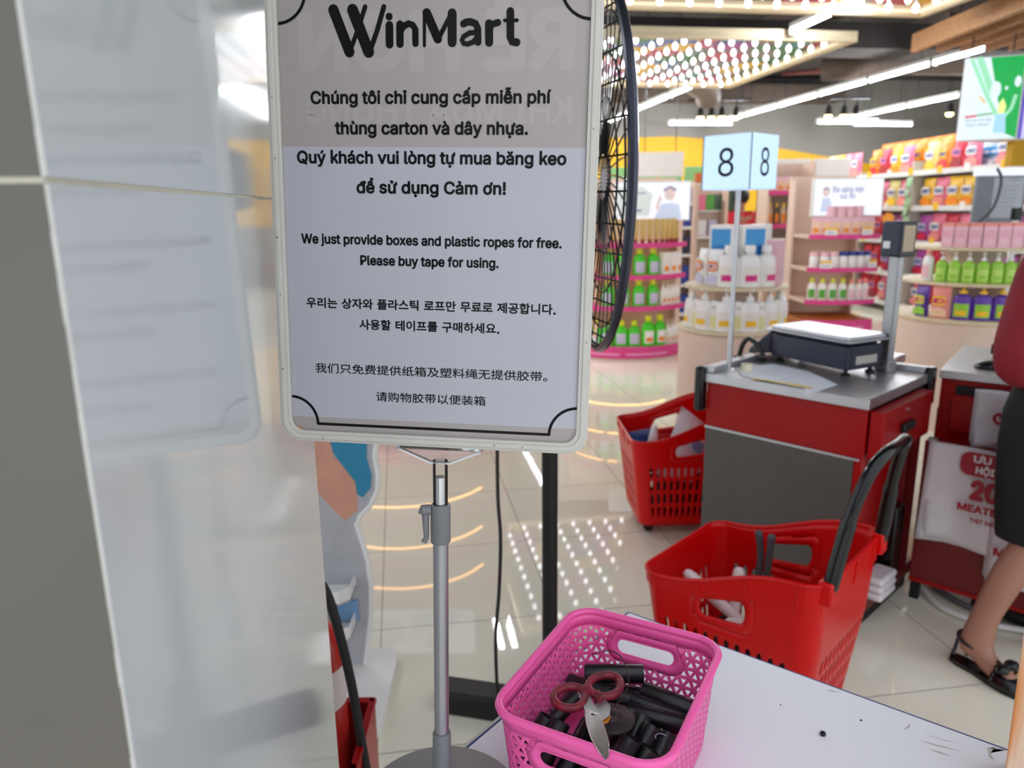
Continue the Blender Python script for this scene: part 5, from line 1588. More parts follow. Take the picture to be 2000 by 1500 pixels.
def sandal(ank, heel, mid, toe, lab):
    A, Hh, Mm, Tt = (Vector(q) for q in (ank, heel, mid, toe))
    d = (Tt - Hh); d.z = 0; L = d.length; d.normalize(); n = Vector((-d.y, d.x, 0))
    base = Hh - d * .035
    e = bpy.data.objects.new('sandal', None); COL.objects.link(e); e.parent = pr
    def P(s, w, z): return base + d * s + n * w + Vector((0, 0, z - Hh.z))
    out = [(0, 0), (.01, .022), (.04, .030), (.09, .027), (.15, .037), (.19, .040), (.225, .032), (.243, .012), (.246, 0)]
    out = out + [(s, -w * .92) for s, w in out[-2:0:-1]]
    mb = MB(); mb.add([P(s, w, 0) for s, w in out] + [P(s, w, .016) for s, w in out], [tuple(range(len(out) - 1, -1, -1)), tuple(len(out) + i for i in range(len(out)))] + [(i, (i + 1) % len(out), len(out) + (i + 1) % len(out), len(out) + i) for i in range(len(out))])
    mb.build('sole', M_BLACKG, e, bevel=.003)
    # closed toe
    vs = []; fs = []; ns, na = 8, 10
    for i in range(ns + 1):
        s = .152 + .094 * i / ns
        k = math.sqrt(max(0.02, 1 - (i / ns) ** 2.4))
        for j in range(na + 1):
            a = PI * j / na
            vs.append(P(s, .041 * k * math.cos(a), .014 + .046 * (1 - .45 * i / ns) * k ** .7 * math.sin(a)))
    for i in range(ns):
        for j in range(na):
            fs.append((i * (na + 1) + j, i * (na + 1) + j + 1, (i + 1) * (na + 1) + j + 1, (i + 1) * (na + 1) + j))
    mb = MB(); mb.add(vs, fs); mb.build('toe_cap', M_BLACKG, e, solid=.003)
    mb = MB()
    az = A.z + .0
    ring = [A + Vector((.044 * math.cos(t), .044 * math.sin(t), -.012 - .010 * math.cos(t - math.atan2(d.y, d.x)))) for t in [2 * PI * i / 24 for i in range(24)]]
    mb.tube(ring, .0048, 6, closed=True)
    fr_ = A + d * .046 + Vector((0, 0, -.022))
    mb.tube([fr_, fr_ + d * .03 + Vector((0, 0, -.018)), P(.155, 0, .070)], .0062, 6)
    mb.tube([A - d * .044 + Vector((0, 0, -.004)), P(.004, .012, .03), P(.004, .0, .012)], .0055, 6)
    mb.tube([A - d * .02 + n * .038 + Vector((0, 0, -.01)), P(.03, .033, .016)], .005, 6)
    mb.build('strap', M_BLACK, e)
    mb = MB()
    for sgn in (-1, 1):
        mb.sphere(P(.178, sgn * .024, .072), .02, 10, 8, sc=(1.1, 1.1, .75))
    mb.sphere(P(.178, 0, .072), .011, 8, 6)
    mb.build('bow', M_BLACKG, e)
    mb = MB(); mb.sphere(P(.186, .039, .046), .0085, 8, 6, sc=(1, 1.6, .9)); mb.build('gold_buckle', M_GOLD, e)
def gp(k): return J[k][0]
sandal(gp('ankL'), gp('heelL'), gp('midL'), gp('toeL'), 0)
sandal(gp('ankR'), gp('heelR'), gp('midR'), gp('toeR'), 0)

# ================================================================== PRODUCTS
def pcol(name, c, rough=.35): return mat('pack_' + name, c, rough=rough, vary=.03)
def bottle(w, d, h, body, capm, label=None, kind='pump', lab2=None):
    """oval shoulder bottle: body mesh, cap (or pump) and front label as parts"""
    def b(nm):
        mb = MB(); hb = h * (.74 if kind == 'pump' else .82)
        prof = [(.46, 0), (.5, .02), (.5, .55), (.49, .75), (.40, .90), (.18, .97), (.16, 1.0)]
        mb.lathe([(r, z * hb) for r, z in prof], 14, sx=w, sy=d)
        o = mb.build(nm, body)
        mb = MB()
        if kind == 'pump':
            mb.lathe([(.20 * w, hb), (.20 * w, hb + .07 * h), (.07 * w, hb + .08 * h), (.07 * w, hb + .16 * h)], 10)
            mb.sphere((0, 0, h - .03 * h), .14 * w, 8, 6, sc=(1.2, 1.2, .6)); mb.box(-.05 * w, .05 * w, -.36 * w, 0, h - .05 * h, h - .015 * h)
            mb.build('pump_head', capm, o)
        else:
            mb.lathe([(.24 * w, hb), (.24 * w, h * .97), (.2 * w, h)], 12); mb.build('cap', capm, o)
        if label:
            mb = MB(); n = 9; vs = []; fs = []
            for i in range(n):
                a = -PI / 2 - .8 + 1.6 * i / (n - 1)
                for z in (.12, .62): vs.append((w * .505 * math.cos(a), d * .505 * math.sin(a), z * hb))
            mb.add(vs, [(2 * i, 2 * i + 2, 2 * i + 3, 2 * i + 1) for i in range(n - 1)])
            if lab2:
                vs = []
                for i in range(n):
                    a = -PI / 2 - .55 + 1.1 * i / (n - 1)
                    for z in (.18, .36): vs.append((w * .512 * math.cos(a), d * .512 * math.sin(a), z * hb))
                mb.add(vs, [(2 * i, 2 * i + 2, 2 * i + 3, 2 * i + 1) for i in range(n - 1)], 1)
            mb.build('label', [label, lab2 or label], o)
        return o
    return b
def pouch(w, h, d, body, patch, ink, low=None, seed=1, word='OMO'):
    def b(nm):
        mb = MB(); vs, fs = pillow(w, h, d, 8, 10, seed=seed, amp=.006)
        mb.add(vs, fs, 0)
        o = mb.build(nm, body)
        mb = MB(); y = -d / 2 - .004
        mb.flat([(x, z) for x, z in rrect(-w * .36, w * .36, h * .40, h * .68, h * .1)], y, 0)
        put_text(mb, word, -w * .29, w * .29, h * .47, h * .13, 1, y - .002, bold=.03, slant=.15)
        if low:
            mb.flat([(-w * .42, h * .06), (w * .42, h * .06), (w * .40, h * .26), (0, h * .34), (-w * .40, h * .24)], y + .003, 2)
        mb.build('front_print', [patch, ink, low or patch], o, smooth=False)
        return o
    return b
def carton(w, h, d, body, face, accent, capm=None, top=.72):
    def b(nm):
        mb = MB(); mb.box(-w / 2, w / 2, -d / 2, d / 2, 0, h); o = mb.build(nm, body, bevel=.002)
        mb = MB(); y = -d / 2 - .0005
        mb.flat([(-w * .42, h * .08), (w * .42, h * .08), (w * .42, h * top), (-w * .42, h * top)], y, 0)
        mb.flat([(w * .36 * math.cos(2 * PI * i / 12), h * .26 + h * .13 * math.sin(2 * PI * i / 12)) for i in range(12)], y - .0006, 1)
        mb.build('front_print', [face, accent], o, smooth=False)
        if capm:
            mb = MB(); mb.box(-w / 2 - .001, w / 2 + .001, -d / 2 - .001, d / 2 + .001, h * .86, h + .001); mb.build('top_band', capm, o, smooth=False)
        return o
    return b
def tubepack(w, h, body, capm):
    def b(nm):
        mb = MB(); mb.lathe([(.30, .16), (.34, .3), (.40, .65), (.46, .98), (.47, 1.0)], 12, sx=w, sy=w, M=Matrix.Diagonal((1, 1, h, 1)))
        mb.v = [(x, y * (1 - .85 * max(0, (z / h - .3) / .7)), z) for x, y, z in mb.v]
        o = mb.build(nm, body)
        mb = MB(); mb.lathe([(.32 * w, 0), (.34 * w, .15 * h), (.30 * w, .17 * h)], 12); mb.build('cap', capm, o)
        return o
    return b
def jar(r, h, body, lid):
    def b(nm):
        mb = MB(); mb.lathe([(r * .96, 0), (r, .006), (r, h * .7), (r * .9, h * .74)], 14); o = mb.build(nm, body)
        mb = MB(); mb.lathe([(r * .98, h * .74), (r, h * .78), (r, h * .98), (r * .9, h)], 14); mb.build('lid', lid, o)
        return o
    return b
CR = pcol('cream', (240, 232, 220)); WH = pcol('white', (246, 242, 238)); GR = pcol('bright_green', (70, 210, 30)); LG = pcol('lime_yellow', (214, 226, 30))
OR_ = pcol('orange', (244, 140, 40)); YE = pcol('yellow', (250, 196, 40)); PK = pcol('pale_pink', (244, 196, 206)); PK2 = pcol('rose', (238, 120, 150)); HP = pcol('hot_pink', (222, 40, 130))
VI = pcol('violet', (92, 52, 156)); BL = pcol('sky_blue', (56, 150, 214)); NV = pcol('deep_blue', (36, 60, 150)); RD = pcol('crimson', (206, 24, 60)); GD = pcol('gold_foil', (206, 172, 96)); DR_ = pcol('wine', (150, 30, 44))
LI = pcol('leaf_green', (150, 206, 60)); MG = pcol('mid_green', (90, 170, 60)); LAV = pcol('lavender', (206, 200, 226)); PE = pcol('peach', (246, 206, 170)); BR_ = pcol('brownish', (130, 90, 60)); TEAL = pcol('dark_green', (70, 96, 80)); SAL = pcol('salmon', (244, 150, 140))
K = {
 'green_bottle': Kind(bottle(.125, .085, .25, GR, LG, LAV, 'flip', None), 'green_bottle', 'bottle'),
 'big_green_bottle': Kind(bottle(.135, .09, .30, GR, LG, WH, 'flip', OR_), 'big_green_bottle', 'bottle'),
 'white_bottle': Kind(bottle(.075, .06, .235, WH, WH, CR, 'pump', OR_), 'white_pump_bottle', 'bottle'),
 'white_box': Kind(carton(.10, .21, .06, WH, CR, OR_), 'white_carton', 'box'),
 'gold_tube': Kind(tubepack(.07, .23, GD, DR_), 'gold_tube', 'tube'),
 'pink_tube': Kind(tubepack(.07, .23, PE, PK2), 'pale_tube', 'tube'),
 'milk_bottle': Kind(bottle(.115, .085, .245, WH, WH, CR, 'pump', YE), 'white_pump_bottle', 'bottle'),
 'yellow_bottle': Kind(bottle(.10, .07, .17, CR, WH, pcol('pale_lemon', (232, 226, 160)), 'flip', None), 'small_pale_bottle', 'bottle'),
 'gallon': Kind(bottle(.125, .10, .235, WH, WH, CR, 'flip', HP), 'white_magenta_bottle', 'bottle'),
 'white_pouch': Kind(pouch(.105, .21, .06, WH, OR_, LAV, LAV, 5, 'D'), 'white_refill_pouch', 'pouch'),
 'blue_pack': Kind(carton(.15, .185, .10, WH, BL, pcol('mid_blue', (40, 120, 196)), top=.88), 'blue_nappy_pack', 'pack'),
 'pink_case': Kind(carton(.15, .26, .12, PK, pcol('pink_inner', (236, 206, 214)), LAV), 'pale_pink_case', 'box'),
 'violet_bottle': Kind(bottle(.115, .075, .225, VI, YE, LI, 'pump', YE), 'violet_pump_bottle', 'bottle'),
 'pink_pouch': Kind(pouch(.12, .21, .05, SAL, YE, HP, PE, 7, 'D'), 'pink_refill_pouch', 'pouch'),
 'violet_pouch': Kind(pouch(.11, .20, .05, VI, LG, HP, LI, 19, 'D'), 'violet_refill_pouch', 'pouch'),
 'lime_bottle': Kind(bottle(.076, .056, .19, LI, WH, pcol('pale_lime', (190, 226, 110)), 'pump', LI), 'lime_pump_bottle', 'bottle'),
 'pink_box': Kind(carton(.072, .150, .06, PK, pcol('mid_pink', (240, 176, 192)), PK, SAL), 'pink_carton', 'box'),
 'pink_jar': Kind(jar(.045, .10, PK, PK), 'pale_pink_jar', 'jar'),
 'pink_carton2': Kind(carton(.09, .17, .07, PK, PE, OR_), 'pale_pink_carton', 'box'),
 'blue_cap_jar': Kind(jar(.043, .16, WH, NV), 'white_jar_with_blue_lid', 'jar'),
 'pink_cap_jar': Kind(jar(.043, .155, WH, PK), 'white_jar_with_pink_lid', 'jar'),
 'green_white': Kind(bottle(.085, .06, .215, WH, LG, MG, 'flip', None), 'green_white_bottle', 'bottle'),
 'pink_white': Kind(bottle(.08, .06, .205, WH, SAL, PK, 'flip', None), 'pink_white_bottle', 'bottle'),
 'amber_bottle': Kind(bottle(.07, .06, .25, pcol('amber_clear', (216, 190, 150)), YE, OR_, 'flip', None), 'amber_bottle', 'bottle'),
 'dark_bottle': Kind(bottle(.06, .05, .25, pcol('dark_olive', (90, 84, 60)), YE, OR_, 'flip', None), 'dark_oil_bottle', 'bottle'),
 'lime_pouch': Kind(pouch(.15, .26, .06, LI, WH, OR_, OR_, 9, 'D'), 'lime_pouch', 'pouch'),
 'cream_pouch': Kind(pouch(.15, .26, .06, CR, WH, YE, YE, 10, 'D'), 'cream_pouch', 'pouch'),
 'pom_red': Kind(pouch(.25, .35, .10, RD, PK2, NV, DR_, 11), 'red_detergent_pouch', 'pouch'),
 'pom_pink': Kind(pouch(.25, .35, .10, PK2, WH, NV, SAL, 12), 'pink_detergent_pouch', 'pouch'),
 'pom_yellow': Kind(pouch(.25, .35, .10, YE, WH, NV, OR_, 13), 'yellow_detergent_pouch', 'pouch'),
 'pom_orange': Kind(pouch(.25, .35, .10, OR_, YE, NV, RD, 14), 'orange_detergent_pouch', 'pouch'),
 'pom_pale': Kind(pouch(.25, .35, .10, pcol('pale_yellow', (236, 224, 140)), WH, NV, YE, 15), 'pale_yellow_detergent_pouch', 'pouch'),
 'pom_violet': Kind(pouch(.25, .33, .10, pcol('orchid', (176, 70, 160)), LAV, NV, RD, 16), 'violet_detergent_pouch', 'pouch'),
 'pom_lime': Kind(pouch(.23, .3, .10, LI, LG, NV, YE, 17), 'lime_detergent_pouch', 'pouch'),
 'blue_clear': Kind(pouch(.26, .20, .12, pcol('icy_blue', (170, 200, 220)), BL, WH, LAV, 18, 'o'), 'pale_blue_pack', 'pack'),
}
def price_card(nm):
    mb = MB(); mb.box(-.055, .055, -.002, .002, 0, .075); o = mb.build(nm, WH, smooth=False)
    mb = MB(); mb.flat([(-.054, .05), (.054, .05), (.054, .074), (-.054, .074)], -.0022, 0); mb.flat([(-.04, .012), (.03, .012), (.03, .036), (-.04, .036)], -.0022, 1)
    mb.build('price_print', [YE, LAV], o, smooth=False)
    return o
KC = Kind(price_card, 'price_card', 'price card')

# ================================================================== CURVED END DISPLAYS
def half_disc(R, a0, a1, back, n=22):
    return [(R * math.cos(math.radians(a0 + (a1 - a0) * i / (n - 1))), R * math.sin(math.radians(a0 + (a1 - a0) * i / (n - 1)))) for i in range(n)] + ([(R * math.cos(math.radians(a1)) * .96, back), (R * math.cos(math.radians(a0)) * .96, back)])
def curved_unit(name, label, loc, R, a0, a1, shelves, top, header, pic, wicker=False, led=True):
    t = thing(name, label, 'display shelf', (loc[0], loc[1], 0), 0)
    back = .10
    xa, xb = R * math.cos(math.radians(a0)), R * math.cos(math.radians(a1))
    mb = MB(); mb.box(xa * .97, xb * .97, back - .02, back + .03, 0, top)
    for x in (xa * .98, xb * .98): mb.box(x - .012, x + .012, -.06, back, 0, top * .98)
    mb.build('back_panel', M_BEIGE, t, smooth=False)
    for i, z in enumerate(shelves):
        mb = MB(); P = half_disc(R, a0, a1, back); mb.prism(P, z - .03, z) if i else mb.prism(P, .0, z)
        sh = mb.build('shelf' if i else 'base', M_BEIGE if not wicker or i else M_WICKER, t, smooth=False)
        h = .045 if i else .115
        n = 22; vs = []; fs = []
        for k in range(n):
            a = math.radians(a0 + (a1 - a0) * k / (n - 1))
            for r in (R + .002, R + .010):
                for zz in (z - h + .008, z + .008): vs.append((r * math.cos(a), r * math.sin(a), zz))
        for k in range(n - 1):
            a, b = 4 * k, 4 * k + 4
            fs += [(a, b, b + 1, a + 1), (a + 2, a + 3, b + 3, b + 2), (a + 1, b + 1, b + 3, a + 3), (a, a + 2, b + 2, b)]
        mb = MB(); mb.add(vs, fs); mb.build('shelf_edge', M_MAGENTA, sh)
        if not i:
            vs = []; fs = []
            m = 16
            for k in range(m):
                a = math.radians(a0 + (a1 - a0) * (.22 + .6 * k / (m - 1)))
                for zz in (z - .075, z - .055): vs.append(((R + .012) * math.cos(a), (R + .012) * math.sin(a), zz))
            for k in range(m - 1):
                if k % 8 != 7: fs.append((2 * k, 2 * k + 2, 2 * k + 3, 2 * k + 1))
            mb = MB(); mb.add(vs, fs); mb.build('white_edge_print', mat('pale_magenta_print', (240, 150, 196), rough=.5), sh)
        if i and led:
            mb = MB(); mb.prism([(R * .80 * math.cos(math.radians(a)), R * .80 * math.sin(math.radians(a))) for a in [a0 + 6 + (a1 - a0 - 12) * k / 12 for k in range(13)]] + [(R * .78 * math.cos(math.radians(a)), R * .78 * math.sin(math.radians(a))) for a in [a1 - 6 - (a1 - a0 - 12) * k / 12 for k in range(13)]], z - .038, z - .030)
            mb.build('light_strip', M_LEDWARM, sh, smooth=False)
    hx0, hx1, hz0, hz1, hy = header
    mb = MB(); mb.box(hx0 - .012, hx1 + .012, hy, hy + .06, hz0 - .012, hz1 + .012)
    hb = mb.build('header_box', M_SHELFW, t, bevel=.004)
    mb = MB(); mb.flat([(hx0, hz0), (hx1, hz0), (hx1, hz1), (hx0, hz1)], hy - .0005)
    mb.build('lit_panel', M_LBOX, hb, smooth=False)
    mb = MB(); pic(mb, hx0, hx1, hz0, hz1, hy - .0015)
    mb.build('header_print', [mat('pale_face_print', (220, 200, 194), emit=.2, vary=0), mat('pale_hair_print', (168, 162, 178), emit=.15, vary=0), mat('pale_shirt_print', (200, 212, 236), emit=.2, vary=0), mat('slate_blue_print', (130, 136, 170), emit=.2, vary=0), mat('pale_sage_print', (205, 214, 212), emit=.25, vary=0)], hb, smooth=False)
    return t
def picA(mb, x0, x1, z0, z1, y):
    w, h = x1 - x0, z1 - z0
    q = lambda u, v: (x0 + u * w, z0 + v * h)
    mb.flat([q(.02, .1), q(.45, .1), q(.5, .7), q(.35, .9), q(.02, .9)], y, 4)
    mb.flat([q(.52, .02), q(.9, .02), q(.86, .4), q(.76, .46), q(.62, .42)], y - .001, 2)
    mb.flat([(x0 + w * .73 + .075 * w * math.cos(2 * PI * i / 14), z0 + h * .68 + .17 * h * math.sin(2 * PI * i / 14)) for i in range(14)], y - .002, 0)
    mb.stroke([q(.66, .80), q(.73, .88), q(.80, .80)], .03, y - .003, 1)
    mb.stroke([q(.56, .3), q(.60, .6)], .03, y - .003, 0)
    mb.stroke([q(.25, .25), q(.34, .25)], .022, y - .002, 3)
    mb.stroke([q(.25, .72), q(.40, .72)], .012, y - .002, 3)
def picC(mb, x0, x1, z0, z1, y):
    w, h = x1 - x0, z1 - z0
    put_text(mb, 'Da sáng mịn', x0 + .27 * w, x0 + .72 * w, z0 + .64 * h, .055 * h / .34, 3, y - .001, bold=.01)
    put_text(mb, 'tức thì', x0 + .38 * w, x0 + .60 * w, z0 + .46 * h, .045 * h / .34, 3, y - .001, bold=.01)
    mb.flat([(x0 + w * .17 + .055 * w * math.cos(2 * PI * i / 14), z0 + h * .64 + .12 * h * math.sin(2 * PI * i / 14)) for i in range(14)], y - .001, 0)
    mb.stroke([(x0 + .13 * w, z0 + .72 * h), (x0 + .17 * w, z0 + .77 * h), (x0 + .21 * w, z0 + .72 * h)], .02, y - .002, 1)
    mb.flat([(x0 + .1 * w, z0 + .1 * h), (x0 + .28 * w, z0 + .1 * h), (x0 + .24 * w, z0 + .48 * h), (x0 + .12 * w, z0 + .48 * h)], y - .0005, 2)
UA = (1.17, 7.78)
curved_unit('curved_display', 'curved end display with magenta shelf edges beside the black fan cage', UA, .66, -168, -32, [.125, .52, .82, 1.12], 1.75, (-.14, .57, 1.34, 1.69, -.38), picA)
UC = (3.29, 7.95)
curved_unit('curved_display', 'curved end display behind the scale with a lit skin care header', UC, .62, -124, -56, [.33, .53, .85, 1.17], 1.75, (-.33, .33, 1.36, 1.70, -.52), picC, wicker=True)
UL = (-.80, 5.3)
curved_unit('curved_display', 'curved end display hidden by the notice, only its magenta foot showing below', UL, .80, -160, -20, [.125, .52, .82, 1.12], 1.75, (-.5, .5, 1.36, 1.70, -.45), picA)
def on_arc(U, R, a, z, K_, label, group, inward=.0):
    r = R - inward
    x, y = U[0] + r * math.cos(math.radians(a)), U[1] + r * math.sin(math.radians(a))
    return K_.put((x, y, z + .001), math.radians(a + 90), label, group)
def arc_row(U, R, z, seq, label_of, inward=.06):
    for kind, angs in seq:
        for a in angs:
            lb = label_of[kind]
            on_arc(U, R, a, z, K[kind], lb, lb[:58], inward)
RA = .66
arc_row(UA, RA, .126, [('green_bottle', [-126, -112.5, -99, -86])], {'green_bottle': 'green bottle with yellow cap on the bottom tier of the fan-side curved display'}, .11)
arc_row(UA, RA, .126, [('big_green_bottle', [-72.5, -59])], {'big_green_bottle': 'taller green bottle with orange label on the bottom tier beside white bottles'}, .08)
arc_row(UA, RA, .126, [('white_bottle', [-47.5, -40, -32.5])], {'white_bottle': 'white pump bottle on the bottom tier right of the tall green bottles'}, .08)
arc_row(UA, RA, .521, [('green_bottle', [-113, -98, -82.5, -67.5])], {'green_bottle': 'green bottle on the second tier of the fan-side curved display'}, .10)
arc_row(UA, RA, .521, [('white_bottle', [-57, -51, -45, -39, -33])], {'white_bottle': 'white pump bottle on the second tier of the fan-side curved display'}, .07)
arc_row(UA, RA, .821, [('green_bottle', [-113, -98, -82.5, -68])], {'green_bottle': 'green bottle on the third tier of the fan-side curved display'}, .10)
arc_row(UA, RA, .821, [('white_box', [-56, -46, -36])], {'white_box': 'white carton with orange spot on the third tier of the fan-side display'}, .07)
arc_row(UA, RA, 1.121, [('gold_tube', [-109, -102, -95, -88, -81, -74, -67, -60, -53, -46, -39])], {'gold_tube': 'gold tube with red cap on the top tier under the lit header'}, .07)
for z, nmz in ((.126, 'bottom'), (.521, 'second'), (.821, 'third'), (1.121, 'top')):
    arc_row(UA, RA, z, [('pink_tube', [-162, -153, -144, -135, -126])], {'pink_tube': 'pale tube seen through the fan cage on the %s tier' % nmz}, .08)
RC = .62
arc_row(UC, RC, 1.171, [('pink_carton2', [-119, -110, -101, -92, -83, -74, -65])], {'pink_carton2': 'pale pink carton on the top tier below the skin care header'}, .07)
for i, a in enumerate([-106, -97, -88, -79]):
    on_arc(UC, RC, a, 1.345, K['pink_jar'], 'pale pink jar stacked on the cartons below the skin care header', 'pale pink jars below the skin care header', .07)
for z, nmz, angs in ((1.171, 'top', (-106, -74)), (.851, 'middle', (-108, -64))):
    for a in angs:
        on_arc(UC, RC, a, z, KC, 'yellow and white price card on the %s tier of the display behind the scale' % nmz, 'price cards on the %s tier behind the scale' % nmz, -.014)
arc_row(UC, RC, .851, [('pink_cap_jar', [-119, -109, -100])], {'pink_cap_jar': 'white jar with pink lid on the middle tier behind the scale'}, .07)
arc_row(UC, RC, .851, [('blue_cap_jar', [-91, -82, -73, -64])], {'blue_cap_jar': 'white jar with blue lid on the middle tier behind the scale'}, .07)
arc_row(UC, RC, .531, [('green_white', [-119, -109, -99, -89])], {'green_white': 'green and white bottle on the lower tier behind the scale'}, .07)
arc_row(UC, RC, .531, [('pink_white', [-79, -70, -61])], {'pink_white': 'white bottle with salmon cap on the lower tier behind the scale'}, .07)

# ================================================================== ROUND TIERED TABLES
def round_tiers(name, label, loc, base, tiers):
    t = thing(name, label, 'display table', (loc[0], loc[1], 0), 0)
    mb = MB(); mb.lathe([(base[0], 0), (base[0], base[1])], 40); mb.build('drum', M_BEIGE, t)
    for i, (r, z) in enumerate(tiers):
        mb = MB(); mb.lathe([(r - .01, z - .022), (r, z - .018), (r, z - .004), (r - .006, z)], 40)
        d = mb.build('tier', M_LIGHTWOOD, t)
        if i:
            mb = MB(); mb.lathe([(tiers[i][0] * .45, tiers[i - 1][1]), (tiers[i][0] * .45, z - .02)], 24); mb.build('tier_support', M_BEIGE, d)
    return t
UB = (1.345, 4.46)
round_tiers('round_display', 'round pink display drum with white bottles behind the number sign post', UB, (.32, .73), [(.335, .755), (.30, 1.005), (.22, 1.165)])
def row(U, r, z, kind, angs, label, dz=.001):
    for a in angs:
        x, y = U[0] + r * math.cos(math.radians(a)), U[1] + r * math.sin(math.radians(a))
        K[kind].put((x, y, z + dz), math.radians(a + 90), label, label[:58])
row(UB, .265, .755, 'milk_bottle', [-172, -144, -116, -88, -60, -32, -4], 'white pump bottle with yellow print on the lowest tier of the round pink drum')
row(UB, .255, .755, 'yellow_bottle', [-158, -130, -102, -74, -46, -18], 'small pale bottle between the pump bottles on the round pink drum')
row(UB, .21, 1.005, 'white_pouch', [-168, -140], 'white refill pouch with orange corner on the middle tier of the round drum')
row(UB, .22, 1.005, 'gallon', [-117, -88, -60], 'white bottle with magenta and orange label on the middle tier of the round drum')
row(UB, .20, 1.005, 'pink_case', [-27], 'pale pink case standing at the right of the middle tier of the round drum')
row(UB, .13, 1.165, 'blue_pack', [-138, -75, -12], 'blue and white pack on the top tier of the round drum behind the post')
UG = (3.08, 4.98)
round_tiers('round_display', 'round beige display drum with violet bottles beside the right gondola', UG, (.44, .715), [(.46, .735), (.42, .965), (.38, 1.185)])
row(UG, .375, .735, 'violet_bottle', [-127, -110.5, -94], 'violet pump bottle with yellow pump on the lowest tier of the beige drum')
row(UG, .385, .735, 'pink_pouch', [-145, -76, -58], 'pink and yellow refill pouch on the lowest tier of the beige drum')
row(UG, .385, .735, 'violet_pouch', [-164], 'violet refill pouch at the left end of the lowest beige drum tier')
row(UG, .360, .965, 'lime_bottle', [-150 + 12.2 * i for i in range(9)], 'lime pump bottle on the middle tier of the beige drum')
row(UG, .36, .965, 'pink_white', [-166], 'clear pink bottle at the left end of the middle tier of the beige drum')
row(UG, .335, 1.185, 'pink_box', [-148 + 12.4 * i for i in range(9)], 'pink carton with salmon top on the top tier of the beige drum')

# ================================================================== FAR SHELVES
def flat_unit(name, label, x0, x1, y0, d, shelves, top, edge=True, col=M_BEIGE):
    t = thing(name, label, 'shelf', ((x0 + x1) / 2, y0, 0), 0)
    w = (x1 - x0) / 2
    mb = MB(); mb.box(-w, w, d - .03, d, 0, top); mb.box(-w, -w + .03, 0, d, 0, top); mb.box(w - .03, w, 0, d, 0, top)
    mb.build('carcass', col, t, smooth=False)
    for z in shelves:
        mb = MB(); mb.box(-w + .03, w - .03, .0, d - .03, z - .03, z)
        s = mb.build('shelf_board', M_SHELFW, t, smooth=False)
        if edge:
            mb = MB(); mb.box(-w + .01, w - .01, -.012, .0, z - .04, z + .012); mb.build('shelf_edge', M_MAGENTA, s, smooth=False)
    return t
flat_unit('shelf_unit', 'shelf unit with magenta edges between the number sign and the lit skin care header', 3.02, 3.56, 8.95, .4, [.28, .82, 1.24, 1.62], 1.95)
for i, x in enumerate((3.09, 3.17, 3.25, 3.33, 3.41, 3.49)):
    k = 'amber_bottle' if i % 2 == 0 else 'dark_bottle'
    lb = ('amber bottle with yellow cap on the second shelf below the orange tag', 'dark oil bottle with yellow cap on the second shelf below the orange tag')[i % 2]
    K[k].put((x, 9.05, 1.241), 0, lb, lb[:58])
for i, x in enumerate((3.12, 3.27, 3.43)):
    k = ('lime_pouch', 'lime_pouch', 'cream_pouch')[i]
    lb = 'lime pouch on the third shelf below the orange tag' if i < 2 else 'cream pouch on the third shelf below the orange tag'
    K[k].put((x, 9.05, .821), 0, lb, lb)
for x in (3.1, 3.19, 3.28, 3.37):
    K['pink_carton2'].put((x, 9.05, 1.621), 0, 'pale pink carton on the top shelf beside the orange tag', 'pale pink cartons beside the orange tag')
for x in (3.1, 3.2, 3.3, 3.4, 3.48):
    K['pink_tube'].put((x, 9.05, .281), 0, 'pale tube on the lowest shelf of the unit behind the scale', 'pale tubes on the lowest shelf behind the scale')
mb = MB(); mb.lathe([(.10, 0), (.10, .008)], 28, M=Matrix.Rotation(PI / 2, 4, 'X')); 
o = mb.build('round_tag', mat('orange_tag', (246, 160, 50), rough=.4), loc=(3.455, 8.93, 1.68)); tag(o, 'round orange promotion tag on the shelf unit right of the number sign', 'tag')


# cosmetic wall behind the round drum
flat_unit('cosmetics_unit', 'beige cosmetics unit behind the blue packs with few items', 2.06, 2.42, 8.45, .25, [.9, 1.14], 1.70, edge=False)
def hangpack(c):
    def b(nm):
        mb = MB(); mb.box(-.05, .05, 0, .03, 0, .16); o = mb.build(nm, c, bevel=.004); return o
    return b
for c, x, z, nm, lb in ((PK2, 2.16, 1.42, 'pink_pack', 'pink pack hanging in the beige cosmetics unit'), (MG, 2.26, 1.42, 'green_pack', 'green pack hanging left in the beige cosmetics unit'), (TEAL, 2.35, 1.42, 'dark_green_pack', 'dark green pack hanging right in the beige cosmetics unit'),
                        (WH, 2.18, 1.14, 'white_pack', 'white pack on the upper shelf of the beige cosmetics unit'), (LAV, 2.30, 1.14, 'grey_pack', 'greyish pack on the upper shelf of the beige cosmetics unit')):
    mb = MB(); mb.box(-.05, .05, 0, .05, 0, .17)
    tag(mb.build(nm, c, loc=(x, 8.60, z + .001), bevel=.004), lb, 'pack')
for z in (1.42,):
    mb = MB(); mb.box(2.1, 2.39, 8.6, 8.67, z - .02, z); tag(mb.build('display_ledge', M_SHELFW), 'thin white ledge in the beige cosmetics unit', 'ledge')
